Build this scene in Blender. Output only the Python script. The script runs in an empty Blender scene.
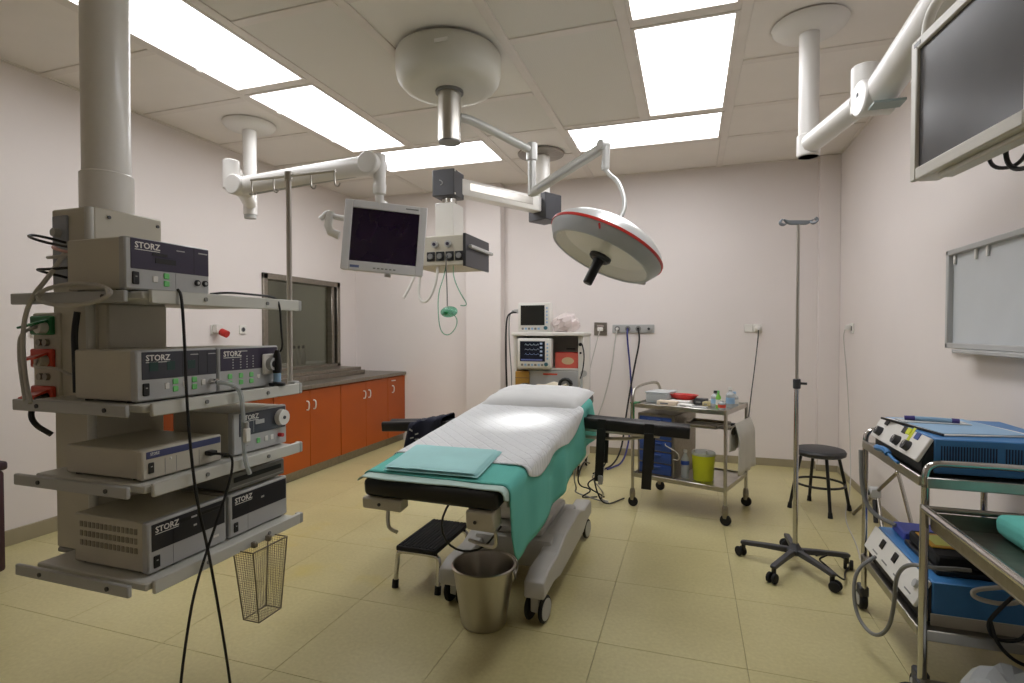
import bpy, bmesh, math, random
from mathutils import Vector, Matrix, noise as mnoise

# ---------------------------------------------------------------- camera, world, exposure
scene = bpy.context.scene
COL = scene.collection
R = math.radians
cam_d = bpy.data.cameras.new('camera')
cam = bpy.data.objects.new('camera', cam_d)
COL.objects.link(cam)
cam.location = (0, 0, 1.345)
cam.rotation_euler = (R(90 - 1.1), 0, R(18.25))
cam_d.sensor_width = 36
cam_d.lens = 36 * 540 / 1024
cam_d.clip_start = 0.05
scene.camera = cam
world = bpy.data.worlds.new('world')
scene.world = world
world.use_nodes = True
world.node_tree.nodes['Background'].inputs[0].default_value = (0.9, 0.95, 1, 1)
world.node_tree.nodes['Background'].inputs[1].default_value = 0.0
scene.view_settings.view_transform = 'Standard'
scene.view_settings.look = 'None'
scene.view_settings.gamma = 1
scene.view_settings.use_curve_mapping = False
scene.view_settings.exposure = 0.0
PANEL_POWER = 7.6      # radiance of the ceiling diffusers

# ---------------------------------------------------------------- materials
def lin(c):
    def f(v):
        v /= 255
        return v / 12.92 if v <= .04045 else ((v + .055) / 1.055) ** 2.4
    return tuple(f(v) for v in c)

MATS = {}
def mat(name, col, rough=.5, metal=0, var=.06, scale=6, bump=0, bscale=150, coat=0, spec=.5, detail=4, stretch=None):
    if name in MATS: return MATS[name]
    m = bpy.data.materials.new(name); m.use_nodes = True
    nt = m.node_tree; N = nt.nodes; L = nt.links
    b = N['Principled BSDF']
    tc = N.new('ShaderNodeTexCoord')
    mp = N.new('ShaderNodeMapping'); L.new(tc.outputs['Object'], mp.inputs[0])
    if stretch: mp.inputs['Scale'].default_value = stretch
    nz = N.new('ShaderNodeTexNoise'); nz.inputs['Scale'].default_value = scale; nz.inputs['Detail'].default_value = detail
    L.new(mp.outputs[0], nz.inputs[0])
    rp = N.new('ShaderNodeValToRGB')
    c = lin(col)
    rp.color_ramp.elements[0].position = .3; rp.color_ramp.elements[1].position = .7
    rp.color_ramp.elements[0].color = tuple(max(0, v * (1 - var)) for v in c) + (1,)
    rp.color_ramp.elements[1].color = tuple(min(1, v * (1 + var)) for v in c) + (1,)
    L.new(nz.outputs[0], rp.inputs[0]); L.new(rp.outputs[0], b.inputs['Base Color'])
    b.inputs['Roughness'].default_value = rough; b.inputs['Metallic'].default_value = metal
    b.inputs['Coat Weight'].default_value = coat
    b.inputs['Specular IOR Level'].default_value = spec
    if bump:
        n2 = N.new('ShaderNodeTexNoise'); n2.inputs['Scale'].default_value = bscale
        L.new(mp.outputs[0], n2.inputs[0])
        bp = N.new('ShaderNodeBump'); bp.inputs['Strength'].default_value = bump; bp.inputs['Distance'].default_value = .01
        L.new(n2.outputs[0], bp.inputs['Height']); L.new(bp.outputs[0], b.inputs['Normal'])
    MATS[name] = m
    return m

def emit(name, col, s):
    m = bpy.data.materials.new(name); m.use_nodes = True
    N = m.node_tree.nodes; b = N['Principled BSDF']
    b.inputs['Base Color'].default_value = lin(col) + (1,)
    b.inputs['Emission Color'].default_value = lin(col) + (1,)
    b.inputs['Emission Strength'].default_value = s
    MATS[name] = m
    return m

def glassy(name, tint, gloss=.1, rough=.02, body=None, bodyw=0.0):
    m = bpy.data.materials.new(name); m.use_nodes = True
    nt = m.node_tree; N = nt.nodes; L = nt.links
    N.remove(N['Principled BSDF'])
    t = N.new('ShaderNodeBsdfTransparent'); t.inputs[0].default_value = lin(tint) + (1,)
    g = N.new('ShaderNodeBsdfGlossy'); g.inputs['Roughness'].default_value = rough
    lw = N.new('ShaderNodeLayerWeight'); lw.inputs[0].default_value = .5
    fr = N.new('ShaderNodeMath'); fr.operation = 'POWER'; fr.inputs[1].default_value = 4
    L.new(lw.outputs['Facing'], fr.inputs[0])
    ad = N.new('ShaderNodeMath'); ad.operation = 'ADD'; ad.inputs[1].default_value = gloss
    L.new(fr.outputs[0], ad.inputs[0])
    mx = N.new('ShaderNodeMixShader')
    L.new(ad.outputs[0], mx.inputs[0]); L.new(t.outputs[0], mx.inputs[1]); L.new(g.outputs[0], mx.inputs[2])
    out = mx
    if body:
        d = N.new('ShaderNodeBsdfDiffuse'); d.inputs[0].default_value = lin(body) + (1,)
        m2 = N.new('ShaderNodeMixShader'); m2.inputs[0].default_value = bodyw
        L.new(mx.outputs[0], m2.inputs[1]); L.new(d.outputs[0], m2.inputs[2]); out = m2
    L.new(out.outputs[0], N['Material Output'].inputs[0])
    MATS[name] = m
    return m

WALL = mat('wall_paint', (228, 220, 216), .75, var=.02, scale=1.2, bump=.04, bscale=90)
TILE = mat('ceiling_tile', (234, 228, 222), .8, var=.02, scale=3, bump=.05, bscale=220)
RAIL = mat('ceiling_rail', (226, 219, 212), .45, var=.03)
PLAIN = mat('plain_panel', (234, 230, 222), .5, var=.015)
WHITE = mat('white_enamel', (228, 225, 218), .35, var=.02, coat=.2)
BEIGE = mat('beige_metal', (196, 190, 174), .5, var=.03)
SHELF = mat('shelf_grey', (205, 204, 196), .4, var=.02)
LGREY = mat('light_grey', (178, 178, 176), .4, var=.03)
MGREY = mat('mid_grey', (128, 128, 126), .45, var=.04)
DGREY = mat('dark_grey', (62, 62, 66), .45, var=.05)
BLACK = mat('black_plastic', (18, 18, 19), .45, var=.1)
VINYL = mat('black_vinyl', (20, 20, 21), .38, var=.1, bump=.06, bscale=300)
RUBBER = mat('black_rubber', (24, 24, 25), .8, var=.1)
STEEL = mat('stainless_steel', (190, 186, 178), .3, 1, var=.08, scale=14, stretch=(1, 1, .15))
CHROME = mat('chrome', (205, 203, 200), .14, 1, var=.03)
DSTEEL = mat('brushed_steel_dark', (150, 144, 134), .38, 1, var=.1, scale=20, stretch=(.3, 2, 2))
PURPLE = mat('purple_front_panel', (52, 46, 68), .3, var=.05)
CHARC = mat('charcoal_front_panel', (54, 55, 64), .3, var=.05)
NAVYP = mat('navy_front_panel', (26, 27, 38), .28, var=.05)
ORANGE = mat('orange_laminate', (170, 76, 4), .45, var=.06, scale=3)
TEAL = mat('teal_cloth', (104, 192, 180), .9, var=.06, scale=5, bump=.15, bscale=400)
FOLD_SHEEN = mat('folded_teal_sheen', (176, 226, 226), .85, var=.05, scale=5, bump=.15, bscale=400)  # drape teal made paler: the sheen on the folds is put into the colour
MINT = mat('mint_cloth', (190, 214, 206), .9, var=.03, bump=.15, bscale=400)
COTTON = mat('white_cotton', (232, 233, 233), .9, var=.02, bump=.2, bscale=250)
TOWEL = mat('grey_white_towel', (205, 202, 192), .95, var=.05, bump=.4, bscale=300)
NAVY = mat('navy_cloth', (24, 28, 48), .9, var=.15, scale=12)
BLUE = mat('blue_metal', (64, 126, 184), .42, var=.05)
BLUED = mat('blue_drawer', (44, 74, 142), .4, var=.06)
RED = mat('red_plastic', (196, 42, 34), .4, var=.05)
RORANGE = mat('red_orange_plastic', (206, 66, 40), .4, var=.05)
GREEN = mat('green_plastic', (32, 118, 66), .4, var=.05)
LGREEN = mat('green_button', (120, 205, 120), .4, var=.03)
YELLOW = mat('yellow_plastic', (206, 212, 34), .4, var=.04)
OCHRE = mat('ochre_wood', (176, 132, 54), .5, var=.12, scale=12)
SCREEN = mat('dark_screen', (30, 16, 42), .12, var=.1)
SCREENG = mat('grey_screen', (74, 74, 76), .22, var=.05)
SCREENB = mat('blue_black_screen', (26, 30, 44), .2, var=.15, scale=30)
PAPER = mat('white_paper', (232, 230, 224), .8, var=.02)
CABLEG = mat('grey_cable', (188, 184, 176), .5, var=.04)
LBLUE = mat('pale_blue', (150, 185, 215), .5, var=.05)
PINK = mat('pink_wrap', (214, 170, 164), .7, var=.12, scale=30)
DIFF = emit('lamp_diffuser', (250, 251, 255), PANEL_POWER)
GLASS = glassy('window_glass', (212, 210, 200), .03)
CLEAR = glassy('clear_plastic', (215, 225, 228), .05, .08, (228, 230, 230), .5)
MASKP = glassy('green_clear_plastic', (170, 220, 200), .06, .1, (170, 225, 205), .2)

def perforated():
    m = mat('perforated_filter', (172, 167, 152), .6, var=.03)
    nt = m.node_tree; N = nt.nodes; L = nt.links; b = N['Principled BSDF']
    tc = N.new('ShaderNodeTexCoord'); v = N.new('ShaderNodeTexVoronoi')
    v.inputs['Scale'].default_value = 72; v.inputs['Randomness'].default_value = 0
    L.new(tc.outputs['Object'], v.inputs[0])
    r = N.new('ShaderNodeValToRGB')
    r.color_ramp.elements[0].position = .22; r.color_ramp.elements[1].position = .32
    r.color_ramp.elements[0].color = lin((84, 82, 76)) + (1,); r.color_ramp.elements[1].color = lin((224, 220, 212)) + (1,)
    L.new(v.outputs['Distance'], r.inputs[0]); L.new(r.outputs[0], b.inputs['Base Color'])
    return m
PERF = perforated()

def floor_mat():
    m = mat('vinyl_floor_tile', (188, 176, 134), .32, var=.07, scale=2.2)
    nt = m.node_tree; N = nt.nodes; L = nt.links; b = N['Principled BSDF']
    geo = N.new('ShaderNodeNewGeometry')
    base = N.new('ShaderNodeTexNoise'); base.inputs['Scale'].default_value = 1.7; base.inputs['Detail'].default_value = 6
    L.new(geo.outputs['Position'], base.inputs[0])
    r = N.new('ShaderNodeValToRGB'); r.color_ramp.elements[0].position = .3; r.color_ramp.elements[1].position = .72
    r.color_ramp.elements[0].color = lin((184, 173, 124)) + (1,); r.color_ramp.elements[1].color = lin((200, 190, 140)) + (1,)
    L.new(base.outputs[0], r.inputs[0])
    fine = N.new('ShaderNodeTexNoise'); fine.inputs['Scale'].default_value = 60; fine.inputs['Detail'].default_value = 5
    L.new(geo.outputs['Position'], fine.inputs[0])
    mx = N.new('ShaderNodeMix'); mx.data_type = 'RGBA'; mx.blend_type = 'OVERLAY'; mx.inputs[0].default_value = .18
    L.new(r.outputs[0], mx.inputs[6]); L.new(fine.outputs[0], mx.inputs[7])
    # yellow stains with a shape of their own, on the open floor at the foot of the table
    st = N.new('ShaderNodeTexNoise'); st.inputs['Scale'].default_value = 2.6; st.inputs['Detail'].default_value = 3
    L.new(geo.outputs['Position'], st.inputs[0])
    sr = N.new('ShaderNodeValToRGB'); sr.color_ramp.elements[0].position = .56; sr.color_ramp.elements[1].position = .72
    L.new(st.outputs[0], sr.inputs[0])
    vm = N.new('ShaderNodeVectorMath'); vm.operation = 'DISTANCE'; vm.inputs[1].default_value = (-1.9, 3.0, 0)
    L.new(geo.outputs['Position'], vm.inputs[0])
    mr = N.new('ShaderNodeMapRange'); mr.inputs[1].default_value = .5; mr.inputs[2].default_value = 1.6; mr.inputs[3].default_value = .45; mr.inputs[4].default_value = .0
    L.new(vm.outputs['Value'], mr.inputs[0])
    mu = N.new('ShaderNodeMath'); mu.operation = 'MULTIPLY'; L.new(sr.outputs[0], mu.inputs[0]); L.new(mr.outputs[0], mu.inputs[1])
    m2 = N.new('ShaderNodeMix'); m2.data_type = 'RGBA'
    m2.inputs[7].default_value = lin((196, 176, 70)) + (1,)
    L.new(mu.outputs[0], m2.inputs[0]); L.new(mx.outputs[2], m2.inputs[6]); L.new(m2.outputs[2], b.inputs['Base Color'])
    return m
FLOOR = floor_mat()
GROUT = mat('floor_joint', (166, 155, 110), .6, var=.05)
COVE = mat('vinyl_skirting', (156, 146, 120), .45, var=.05)

# ---------------------------------------------------------------- mesh builder
def V(*a): return Vector(a)

class MB:
    def __init__(s): s.bm = bmesh.new()
    def _merge(s, b2, M=None):
        if M: b2.transform(M)
        me = bpy.data.meshes.new('tmp'); b2.to_mesh(me); b2.free()
        s.bm.from_mesh(me); bpy.data.meshes.remove(me)
        return s
    def box(s, lo, hi, bev=0, seg=1, M=None):
        b = bmesh.new()
        lo2 = [min(a, c) for a, c in zip(lo, hi)]; hi2 = [max(a, c) for a, c in zip(lo, hi)]
        bmesh.ops.create_cube(b, size=1)
        for v in b.verts:
            v.co = Vector([lo2[i] + (v.co[i] + .5) * (hi2[i] - lo2[i]) for i in range(3)])
        if bev:
            bev = min(bev, .45 * min(h - l for h, l in zip(hi2, lo2)))
            bmesh.ops.bevel(b, geom=b.edges[:], offset=bev, segments=seg, profile=.5, affect='EDGES')
        return s._merge(b, M)
    def cyl(s, p0, p1, r0, r1=None, n=16, bev=0, M=None):
        p0, p1 = Vector(p0), Vector(p1)
        if r1 is None: r1 = r0
        h = (p1 - p0).length
        prof = [(0, 0), (r0, 0), (r1, h), (0, h)]
        if bev: prof = [(0, 0), (r0 - bev, 0), (r0, bev), (r1, h - bev), (r1 - bev, h), (0, h)]
        Q = (p1 - p0).to_track_quat('Z', 'Y').to_matrix().to_4x4()
        T = Matrix.Translation(p0) @ Q
        return s.lathe(prof, n, (M @ T) if M else T)
    def lathe(s, prof, n=24, M=None):
        b = bmesh.new(); rings = []
        for r, z in prof:
            if r < 1e-6: rings.append([b.verts.new((0, 0, z))])
            else: rings.append([b.verts.new((r * math.cos(2 * math.pi * k / n), r * math.sin(2 * math.pi * k / n), z)) for k in range(n)])
        for a, c in zip(rings, rings[1:]):
            for k in range(n):
                k2 = (k + 1) % n
                if len(a) == 1 and len(c) == 1: continue
                if len(a) == 1: b.faces.new((a[0], c[k2], c[k]))
                elif len(c) == 1: b.faces.new((a[k], a[k2], c[0]))
                else: b.faces.new((a[k], a[k2], c[k2], c[k]))
        bmesh.ops.recalc_face_normals(b, faces=b.faces[:])
        return s._merge(b, M)
    def tube(s, pts, r, n=8, sm=0, closed=False, M=None, flat=1.0):
        P = [Vector(p) for p in pts]
        for _ in range(sm):     # corner cutting
            Q = [] if closed else [P[0]]
            m = len(P)
            for i in range(m if closed else m - 1):
                a, c = P[i], P[(i + 1) % m]
                Q += [a.lerp(c, .25), a.lerp(c, .75)]
            if not closed: Q.append(P[-1])
            P = Q
        b = bmesh.new(); rings = []; m = len(P); up = None
        for i in range(m):
            if closed: t = P[(i + 1) % m] - P[i - 1]
            else: t = P[min(i + 1, m - 1)] - P[max(i - 1, 0)]
            t.normalize()
            if up is None: up = Vector((0, 0, 1)) if abs(t.z) < .9 else Vector((1, 0, 0))
            x = up.cross(t)
            if x.length < 1e-5: x = Vector((0, 1, 0)).cross(t)
            x.normalize(); y = t.cross(x).normalized(); up = y
            rings.append([b.verts.new(P[i] + x * (r * math.cos(2 * math.pi * k / n)) + y * (r * flat * math.sin(2 * math.pi * k / n))) for k in range(n)])
        for i in range(m if closed else m - 1):
            a, c = rings[i], rings[(i + 1) % m]
            for k in range(n): b.faces.new((a[k], a[(k + 1) % n], c[(k + 1) % n], c[k]))
        if not closed: b.faces.new(rings[0][::-1]); b.faces.new(rings[-1])
        bmesh.ops.recalc_face_normals(b, faces=b.faces[:])
        return s._merge(b, M)
    def prism(s, poly, h0, h1, M=None, bev=0):
        b = bmesh.new()
        lo = [b.verts.new((x, y, h0)) for x, y in poly]; hi = [b.verts.new((x, y, h1)) for x, y in poly]
        b.faces.new(lo[::-1]); b.faces.new(hi); n = len(poly)
        for i in range(n): b.faces.new((lo[i], lo[(i + 1) % n], hi[(i + 1) % n], hi[i]))
        bmesh.ops.recalc_face_normals(b, faces=b.faces[:])
        if bev: bmesh.ops.bevel(b, geom=b.edges[:], offset=bev, segments=1, affect='EDGES')
        return s._merge(b, M)
    def ell(s, c, r, M=None, n=20, e=1.0):
        prof = []
        for i in range(11):
            t = -math.pi / 2 + math.pi * i / 10
            prof.append((abs(math.cos(t)) ** e if 0 < i < 10 else 0, math.copysign(abs(math.sin(t)) ** e, t)))
        T = Matrix.Translation(Vector(c)) @ Matrix.Diagonal((r[0], r[1], r[2], 1))
        return s.lathe(prof, n, (M @ T) if M else T)
    def mesh(s, name, m, ang=38):
        me = bpy.data.meshes.new(name); s.bm.to_mesh(me); s.bm.free()
        me.materials.append(m)
        me.polygons.foreach_set('use_smooth', [True] * len(me.polygons))
        me.set_sharp_from_angle(angle=R(ang))
        return me

def link(name, me, parent=None, local=False):
    """mesh in world coordinates (or in the parent's own when local) -> object"""
    o = bpy.data.objects.new(name, me); COL.objects.link(o)
    if parent is not None:
        o.parent = parent
        if not local: me.transform(world_m(parent).inverted())
    return o

def world_m(o):
    m = o.matrix_basis.copy()
    return world_m(o.parent) @ m if o.parent else m

def ob(name, mb, m, parent=None, local=False, ang=38):
    return link(name, mb.mesh(name, m, ang), parent, local)

def tag(o, label, cat, group=None):
    o['label'] = label; o['category'] = cat
    if group: o['group'] = group
    return o

def thing(name, label, cat, loc=(0, 0, 0), rz=0, group=None):
    o = bpy.data.objects.new(name, None); COL.objects.link(o)
    o.location = loc; o.rotation_euler = (0, 0, rz); o.empty_display_size = .05
    return tag(o, label, cat, group)

def solo(name, mb, m, label, cat, loc, group=None, ang=38):
    """a thing that is one mesh; world coordinates in, origin at loc"""
    me = mb.mesh(name, m, ang); me.transform(Matrix.Translation(-Vector(loc)))
    o = bpy.data.objects.new(name, me); COL.objects.link(o); o.location = loc
    return tag(o, label, cat, group)

def struct(name, mb, m, parent=None):
    o = ob(name, mb, m, parent)
    o['kind'] = 'structure'
    return o

def B(lo, hi, bev=0, seg=1, M=None): return MB().box(lo, hi, bev, seg, M)
def Cy(p0, p1, r0, r1=None, n=16, bev=0): return MB().cyl(p0, p1, r0, r1, n, bev)
def Tu(pts, r, n=8, sm=2, **k): return MB().tube(pts, r, n, sm, **k)

def text(name, txt, size, org, right, up, m, parent, depth=.0006, local=False, align='LEFT'):
    cu = bpy.data.curves.new('t', 'FONT'); cu.body = txt; cu.size = size; cu.extrude = depth; cu.offset = size * .018; cu.resolution_u = 2
    cu.align_x = align
    o = bpy.data.objects.new('t', cu); COL.objects.link(o)
    bpy.context.view_layer.update()
    me = bpy.data.meshes.new_from_object(o.evaluated_get(bpy.context.evaluated_depsgraph_get()))
    bpy.data.objects.remove(o); bpy.data.curves.remove(cu)
    r, u = Vector(right).normalized(), Vector(up).normalized(); n = r.cross(u)
    M = Matrix((r, u, n)).transposed().to_4x4(); M.translation = Vector(org)
    me.transform(M); me.materials.clear(); me.materials.append(m)
    return link(name, me, parent, local)

# ---------------------------------------------------------------- room
XL, XR, YB, YF, ZC = -4.05, 1.35, 5.92, -1.6, 3.02
T = .15
floor = struct('floor', B((XL - T, YF - T, -.08), (XR + T, YB + T, -.006)), GROUT)
P = .595
shared = None
i0, j0 = math.floor((XL - .225) / P), math.floor((YF - 2.31) / P)
for i in range(i0, i0 + 11):
    for j in range(j0, j0 + 15):
        x0, x1 = max(XL, .225 + i * P), min(XR, .225 + (i + 1) * P)
        y0, y1 = max(YF, 2.31 + j * P), min(YB, 2.31 + (j + 1) * P)
        if x1 - x0 < .02 or y1 - y0 < .02: continue
        g = .0009
        full = abs(x1 - x0 - P) < 1e-4 and abs(y1 - y0 - P) < 1e-4
        if full and shared:
            me = shared
        else:
            me = B((-(x1 - x0) / 2 + g, -(y1 - y0) / 2 + g, -.006), ((x1 - x0) / 2 - g, (y1 - y0) / 2 - g, 0), .0008).mesh('floor_tile', FLOOR)
            if full: shared = me
        o = bpy.data.objects.new('floor_tile', me); COL.objects.link(o); o.parent = floor
        o.location = ((x0 + x1) / 2, (y0 + y1) / 2, 0)

# left wall with the window opening
WY0, WY1, WZ0, WZ1 = 4.33, 5.57, .90, 1.93
wl = MB()
wl.box((XL - T, YF - T, 0), (XL, WY0, ZC + .1)); wl.box((XL - T, WY1, 0), (XL, YB + T, ZC + .1))
wl.box((XL - T, WY0, 0), (XL, WY1, WZ0)); wl.box((XL - T, WY0, WZ1), (XL, WY1, ZC + .1))
struct('wall_left', wl, WALL)
struct('wall_back', B((XL, YB, 0), (XR + T, YB + T, ZC + .1)), WALL)
struct('wall_right', B((XR, YF, 0), (XR + T, YB, ZC + .1)), WALL)
struct('wall_front', B((XL, YF - T, 0), (XR + T, YF, ZC + .1)), WALL)
struct('wall_pillar', B((-2.475, 5.79, 0), (-2.045, YB, ZC), .004), WALL)
struct('wall_corner_duct', B((1.17, 5.85, 0), (XR, YB, ZC), .004), WALL)
struct('trim_1', B((-2.482, 5.912, .1), (-2.475, YB, ZC)), mat('wall_joint', (150, 140, 128), .7))
def skirt(name, lo, hi): struct(name, B(lo, hi, .003), COVE)
skirt('baseboard_left', (XL, YF, 0), (XL + .012, 3.235, .1))
skirt('baseboard_right', (XR - .012, YF, 0), (XR, 5.85, .06))
bb = struct('baseboard_back', B((-3.3, YB - .012, 0), (-2.475, YB, .075), .003), COVE)
ob('skirting_run', B((-2.487, 5.778, 0), (-2.033, 5.79, .075), .003), COVE, bb)
ob('skirting_run', B((-2.045, YB - .012, 0), (1.17, YB, .075), .003), COVE, bb)
ob('skirting_run', B((1.158, 5.838, 0), (XR, 5.85, .06), .003), COVE, bb)

# window: steel frame, glass, room beyond
w = struct('window_1', B((XL - .06, WY0 + .05, WZ0 + .05), (XL - .052, WY1 - .11, WZ1 - .05)), GLASS)
fr = MB()
for lo, hi in (((WY0, WZ0), (WY0 + .06, WZ1)), ((WY1 - .06, WZ0), (WY1, WZ1)), ((WY0, WZ1 - .06), (WY1, WZ1)), ((WY0, WZ0), (WY1, WZ0 + .06))):
    fr.box((XL - .11, lo[0], lo[1]), (XL + .025, hi[0], hi[1]), .004)
ob('window_frame', fr, DSTEEL, w)
ob('mullion', B((XL - .09, WY1 - .14, WZ0 + .06), (XL + .005, WY1 - .09, WZ1 - .06), .004), DSTEEL, w)
bx = MB()
bx.box((-5.7, 3.6, .0), (-5.65, 6.6, 2.7)); bx.box((-5.7, 3.55, 0), (XL - T, 3.6, 2.7)); bx.box((-5.7, 6.6, 0), (XL - T, 6.65, 2.7))
bx.box((-5.7, 3.55, 2.7), (XL - T, 6.65, 2.75)); bx.box((-5.7, 3.55, -.05), (XL - T, 6.65, 0))
struct('wall_scrub_room', bx, mat('scrub_room_paint', (190, 190, 182), .7, var=.04))
sl = bpy.data.lights.new('scrub_room_fill', 'AREA'); sl.energy = 14; sl.size = .6  # unseen area light, added to brighten the view through the glass
slo = bpy.data.objects.new('scrub_room_fill', sl); COL.objects.link(slo); slo.location = (-4.9, 5.1, 2.65)
solo('scrub_shelf', B((-5.0, 4.2, .90), (-4.5, 6.3, .93), .004), LGREY, 'pale shelf behind the glass of the steel framed window', 'shelf', (-4.75, 5.1, .90))
for k in range(4):
    y = 5.36 + k * .08
    t = thing('bottle', 'slim pale bottle standing on the shelf behind the window glass', 'bottle', (-4.60, y, .93), group='bottles behind the window')
    ob('body', MB().lathe([(0, 0), (.03, 0), (.03, .13), (.012, .17), (.012, .2), (0, .2)], 12), LGREY, t, True)
    ob('cap', Cy((0, 0, .2), (0, 0, .235), .014, n=10), DGREY, t, True)

# ---------------------------------------------------------------- ceiling grid, tiles, lamps
near = [YF, -1.0, -.33, .35, 1.0]
# columns of the grid: x from, x to, joints along y with the kind of tile up to the next joint (L = lamp, handled below)
COLS = [(XL, -3.04, near[:-1] + [1.03, 1.73, 2.43, 3.13, 3.84, 4.52, 5.2, YB], 'T' * 12),
        (-3.04, -2.40, near + [1.68, 3.04, 4.40, 5.06], 'TTTTTLLL'),
        (-2.40, -1.70, near + [2.36, 3.72, 4.40, 5.06], 'TTTTFFFL'),
        (-1.70, -1.03, near + [2.36, 3.70, 4.40, 5.06, YB], 'TTTTFPFTT'),
        (-1.03, -.355, near + [1.63, 3.0, 4.40, 5.06], 'TTTTFFFL'),
        (-.355, .27, near + [1.68, 3.04, 4.40, 5.06], 'TTTTTLLL'),
        (.27, XR, near + [1.68, 2.36, 3.0, 3.68, 4.40, 5.06, YB], 'T' * 11),
        (-3.04, -1.70, [5.06, YB], 'T'), (-1.03, .27, [5.06, YB], 'T')]
ceil = struct('ceiling', B((XL - T, YF - T, ZC + .1), (XR + T, YB + T, ZC + .2)), PLAIN)
RW = .03
for x, stops in ((-3.04, [(YF, YB)]), (-2.40, [(YF, 4.43)]), (-1.70, [(YF, YB)]), (-1.03, [(YF, YB)]), (-.355, [(YF, 4.43)]), (.27, [(YF, YB)])):
    for a, b_ in stops:
        ob('ceiling_rail', B((x - RW, a, ZC - .004), (x + RW, b_, ZC + .05), .003), RAIL, ceil)
ob('wall_angle', B((XL, YF, ZC - .004), (XL + .02, YB, ZC + .05)), RAIL, ceil)
ob('wall_angle', B((XL, YB - .02, ZC - .004), (XR, YB, ZC + .05)), RAIL, ceil)
ob('wall_angle', B((XR - .02, YF, ZC - .004), (XR, YB, ZC + .05)), RAIL, ceil)
tcache = {}
KIND = {'T': (TILE, 'ceiling_tile'), 'F': (PERF, 'filter_tile'), 'P': (PLAIN, 'plain_tile')}
for xa, xb, joints, kinds in COLS:
    x0 = xa + (RW if xa > XL else .02); x1 = xb - (RW if xb < XR else .02)
    for y in joints[1:]:
        if y < YB and not (len(joints) == 2) : ob('cross_rail', B((x0, y - RW, ZC - .003), (x1, y + RW, ZC + .05), .003), RAIL, ceil)
    for y0, y1, kd in zip(joints, joints[1:], kinds):
        if kd == 'L': continue
        y0 += RW if y0 > YF else 0; y1 -= RW if y1 < YB else .02
        m, nm = KIND[kd]
        key = (round(x1 - x0, 3), round(y1 - y0, 3), nm)
        if key not in tcache:
            a, b_ = (x1 - x0) / 2, (y1 - y0) / 2
            tcache[key] = B((-a, -b_, .004), (a, b_, .03)).mesh(nm, m)
        o = bpy.data.objects.new(nm, tcache[key]); COL.objects.link(o); o.parent = ceil
        o.location = ((x0 + x1) / 2, (y0 + y1) / 2, ZC)
for xa in (-2.40, -.355):      # the short rail ends that close the two crosswise lamps
    for y in (4.40, 5.06): ob('cross_rail', B((xa - RW, y - RW, ZC - .0035), (xa + RW, y + RW, ZC + .05), .003), RAIL, ceil)
LIGHTS = [(-3.04, -2.40, 1.68, 3.04, 'long bright ceiling light panel above the equipment tower'),
          (-3.04, -2.40, 3.04, 4.40, 'bright ceiling light panel over the window side of the lamp canopy'),
          (-3.04, -1.70, 4.40, 5.06, 'bright ceiling light panel above the grey ceiling pendant box'),
          (-.355, .27, 1.68, 3.04, 'bright ceiling light panel at the head of the row beside filter tiles'),
          (-.355, .27, 3.04, 4.40, 'large bright ceiling light panel between filter tile and white plain tiles'),
          (-1.03, .27, 4.40, 5.06, 'bright crosswise ceiling light panel behind the surgical lamp arm')]
for xa, xb, ya, yb, lab in LIGHTS:
    x0, x1, y0, y1 = xa + RW, xb - RW, ya + RW, yb - RW
    t = thing('ceiling_light', lab, 'ceiling light', ((x0 + x1) / 2, (y0 + y1) / 2, ZC))
    f = MB(); e = .022
    f.box((x0, y0, ZC - .006), (x0 + e, y1, ZC + .06)); f.box((x1 - e, y0, ZC - .006), (x1, y1, ZC + .06))
    f.box((x0 + e, y0, ZC - .006), (x1 - e, y0 + e, ZC + .06)); f.box((x0 + e, y1 - e, ZC - .006), (x1 - e, y1, ZC + .06))
    ob('frame', f, RAIL, t)
    ob('diffuser', B((x0 + e, y0 + e, ZC + .012), (x1 - e, y1 - e, ZC + .02)), DIFF, t)
    for k in (0, 1):
        ob('catch', B((x0 + .004, y0 + (y1 - y0) * (.25 + .5 * k) - .02, ZC - .012), (x0 + .014, y0 + (y1 - y0) * (.25 + .5 * k) + .02, ZC - .006)), WHITE, t)

# ---------------------------------------------------------------- cabinets under the window
CF, CT = -3.345, .81        # cabinet front, underside of worktop
wt = thing('worktop', 'long stainless steel worktop with raised rear ledge on orange cabinets', 'worktop', (-3.7, 4.7, CT))
ob('slab', B((XL + .002, 3.22, CT), (CF + .02, YB - .002, CT + .038), .004), DSTEEL, wt)
ob('rear_ledge', B((XL + .002, 3.22, CT + .038), (-3.62, 5.47, CT + .085), .004), DSTEEL, wt)
ob('rear_ledge_top', B((XL + .03, 3.22, CT + .085), (-3.67, 5.47, CT + .12), .004), DSTEEL, wt)
cabs = [(3.235, 3.695, 1, 'orange single door cabinet at the equipment tower end of the worktop'),
        (3.70, 4.624, 2, 'orange double door cabinet under the window, next to tower end cabinet'),
        (4.629, 5.517, 2, 'orange double door cabinet next to the narrow one at the back wall'),
        (5.522, YB - .004, 1, 'narrow orange single door cabinet against the back wall')]
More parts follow.
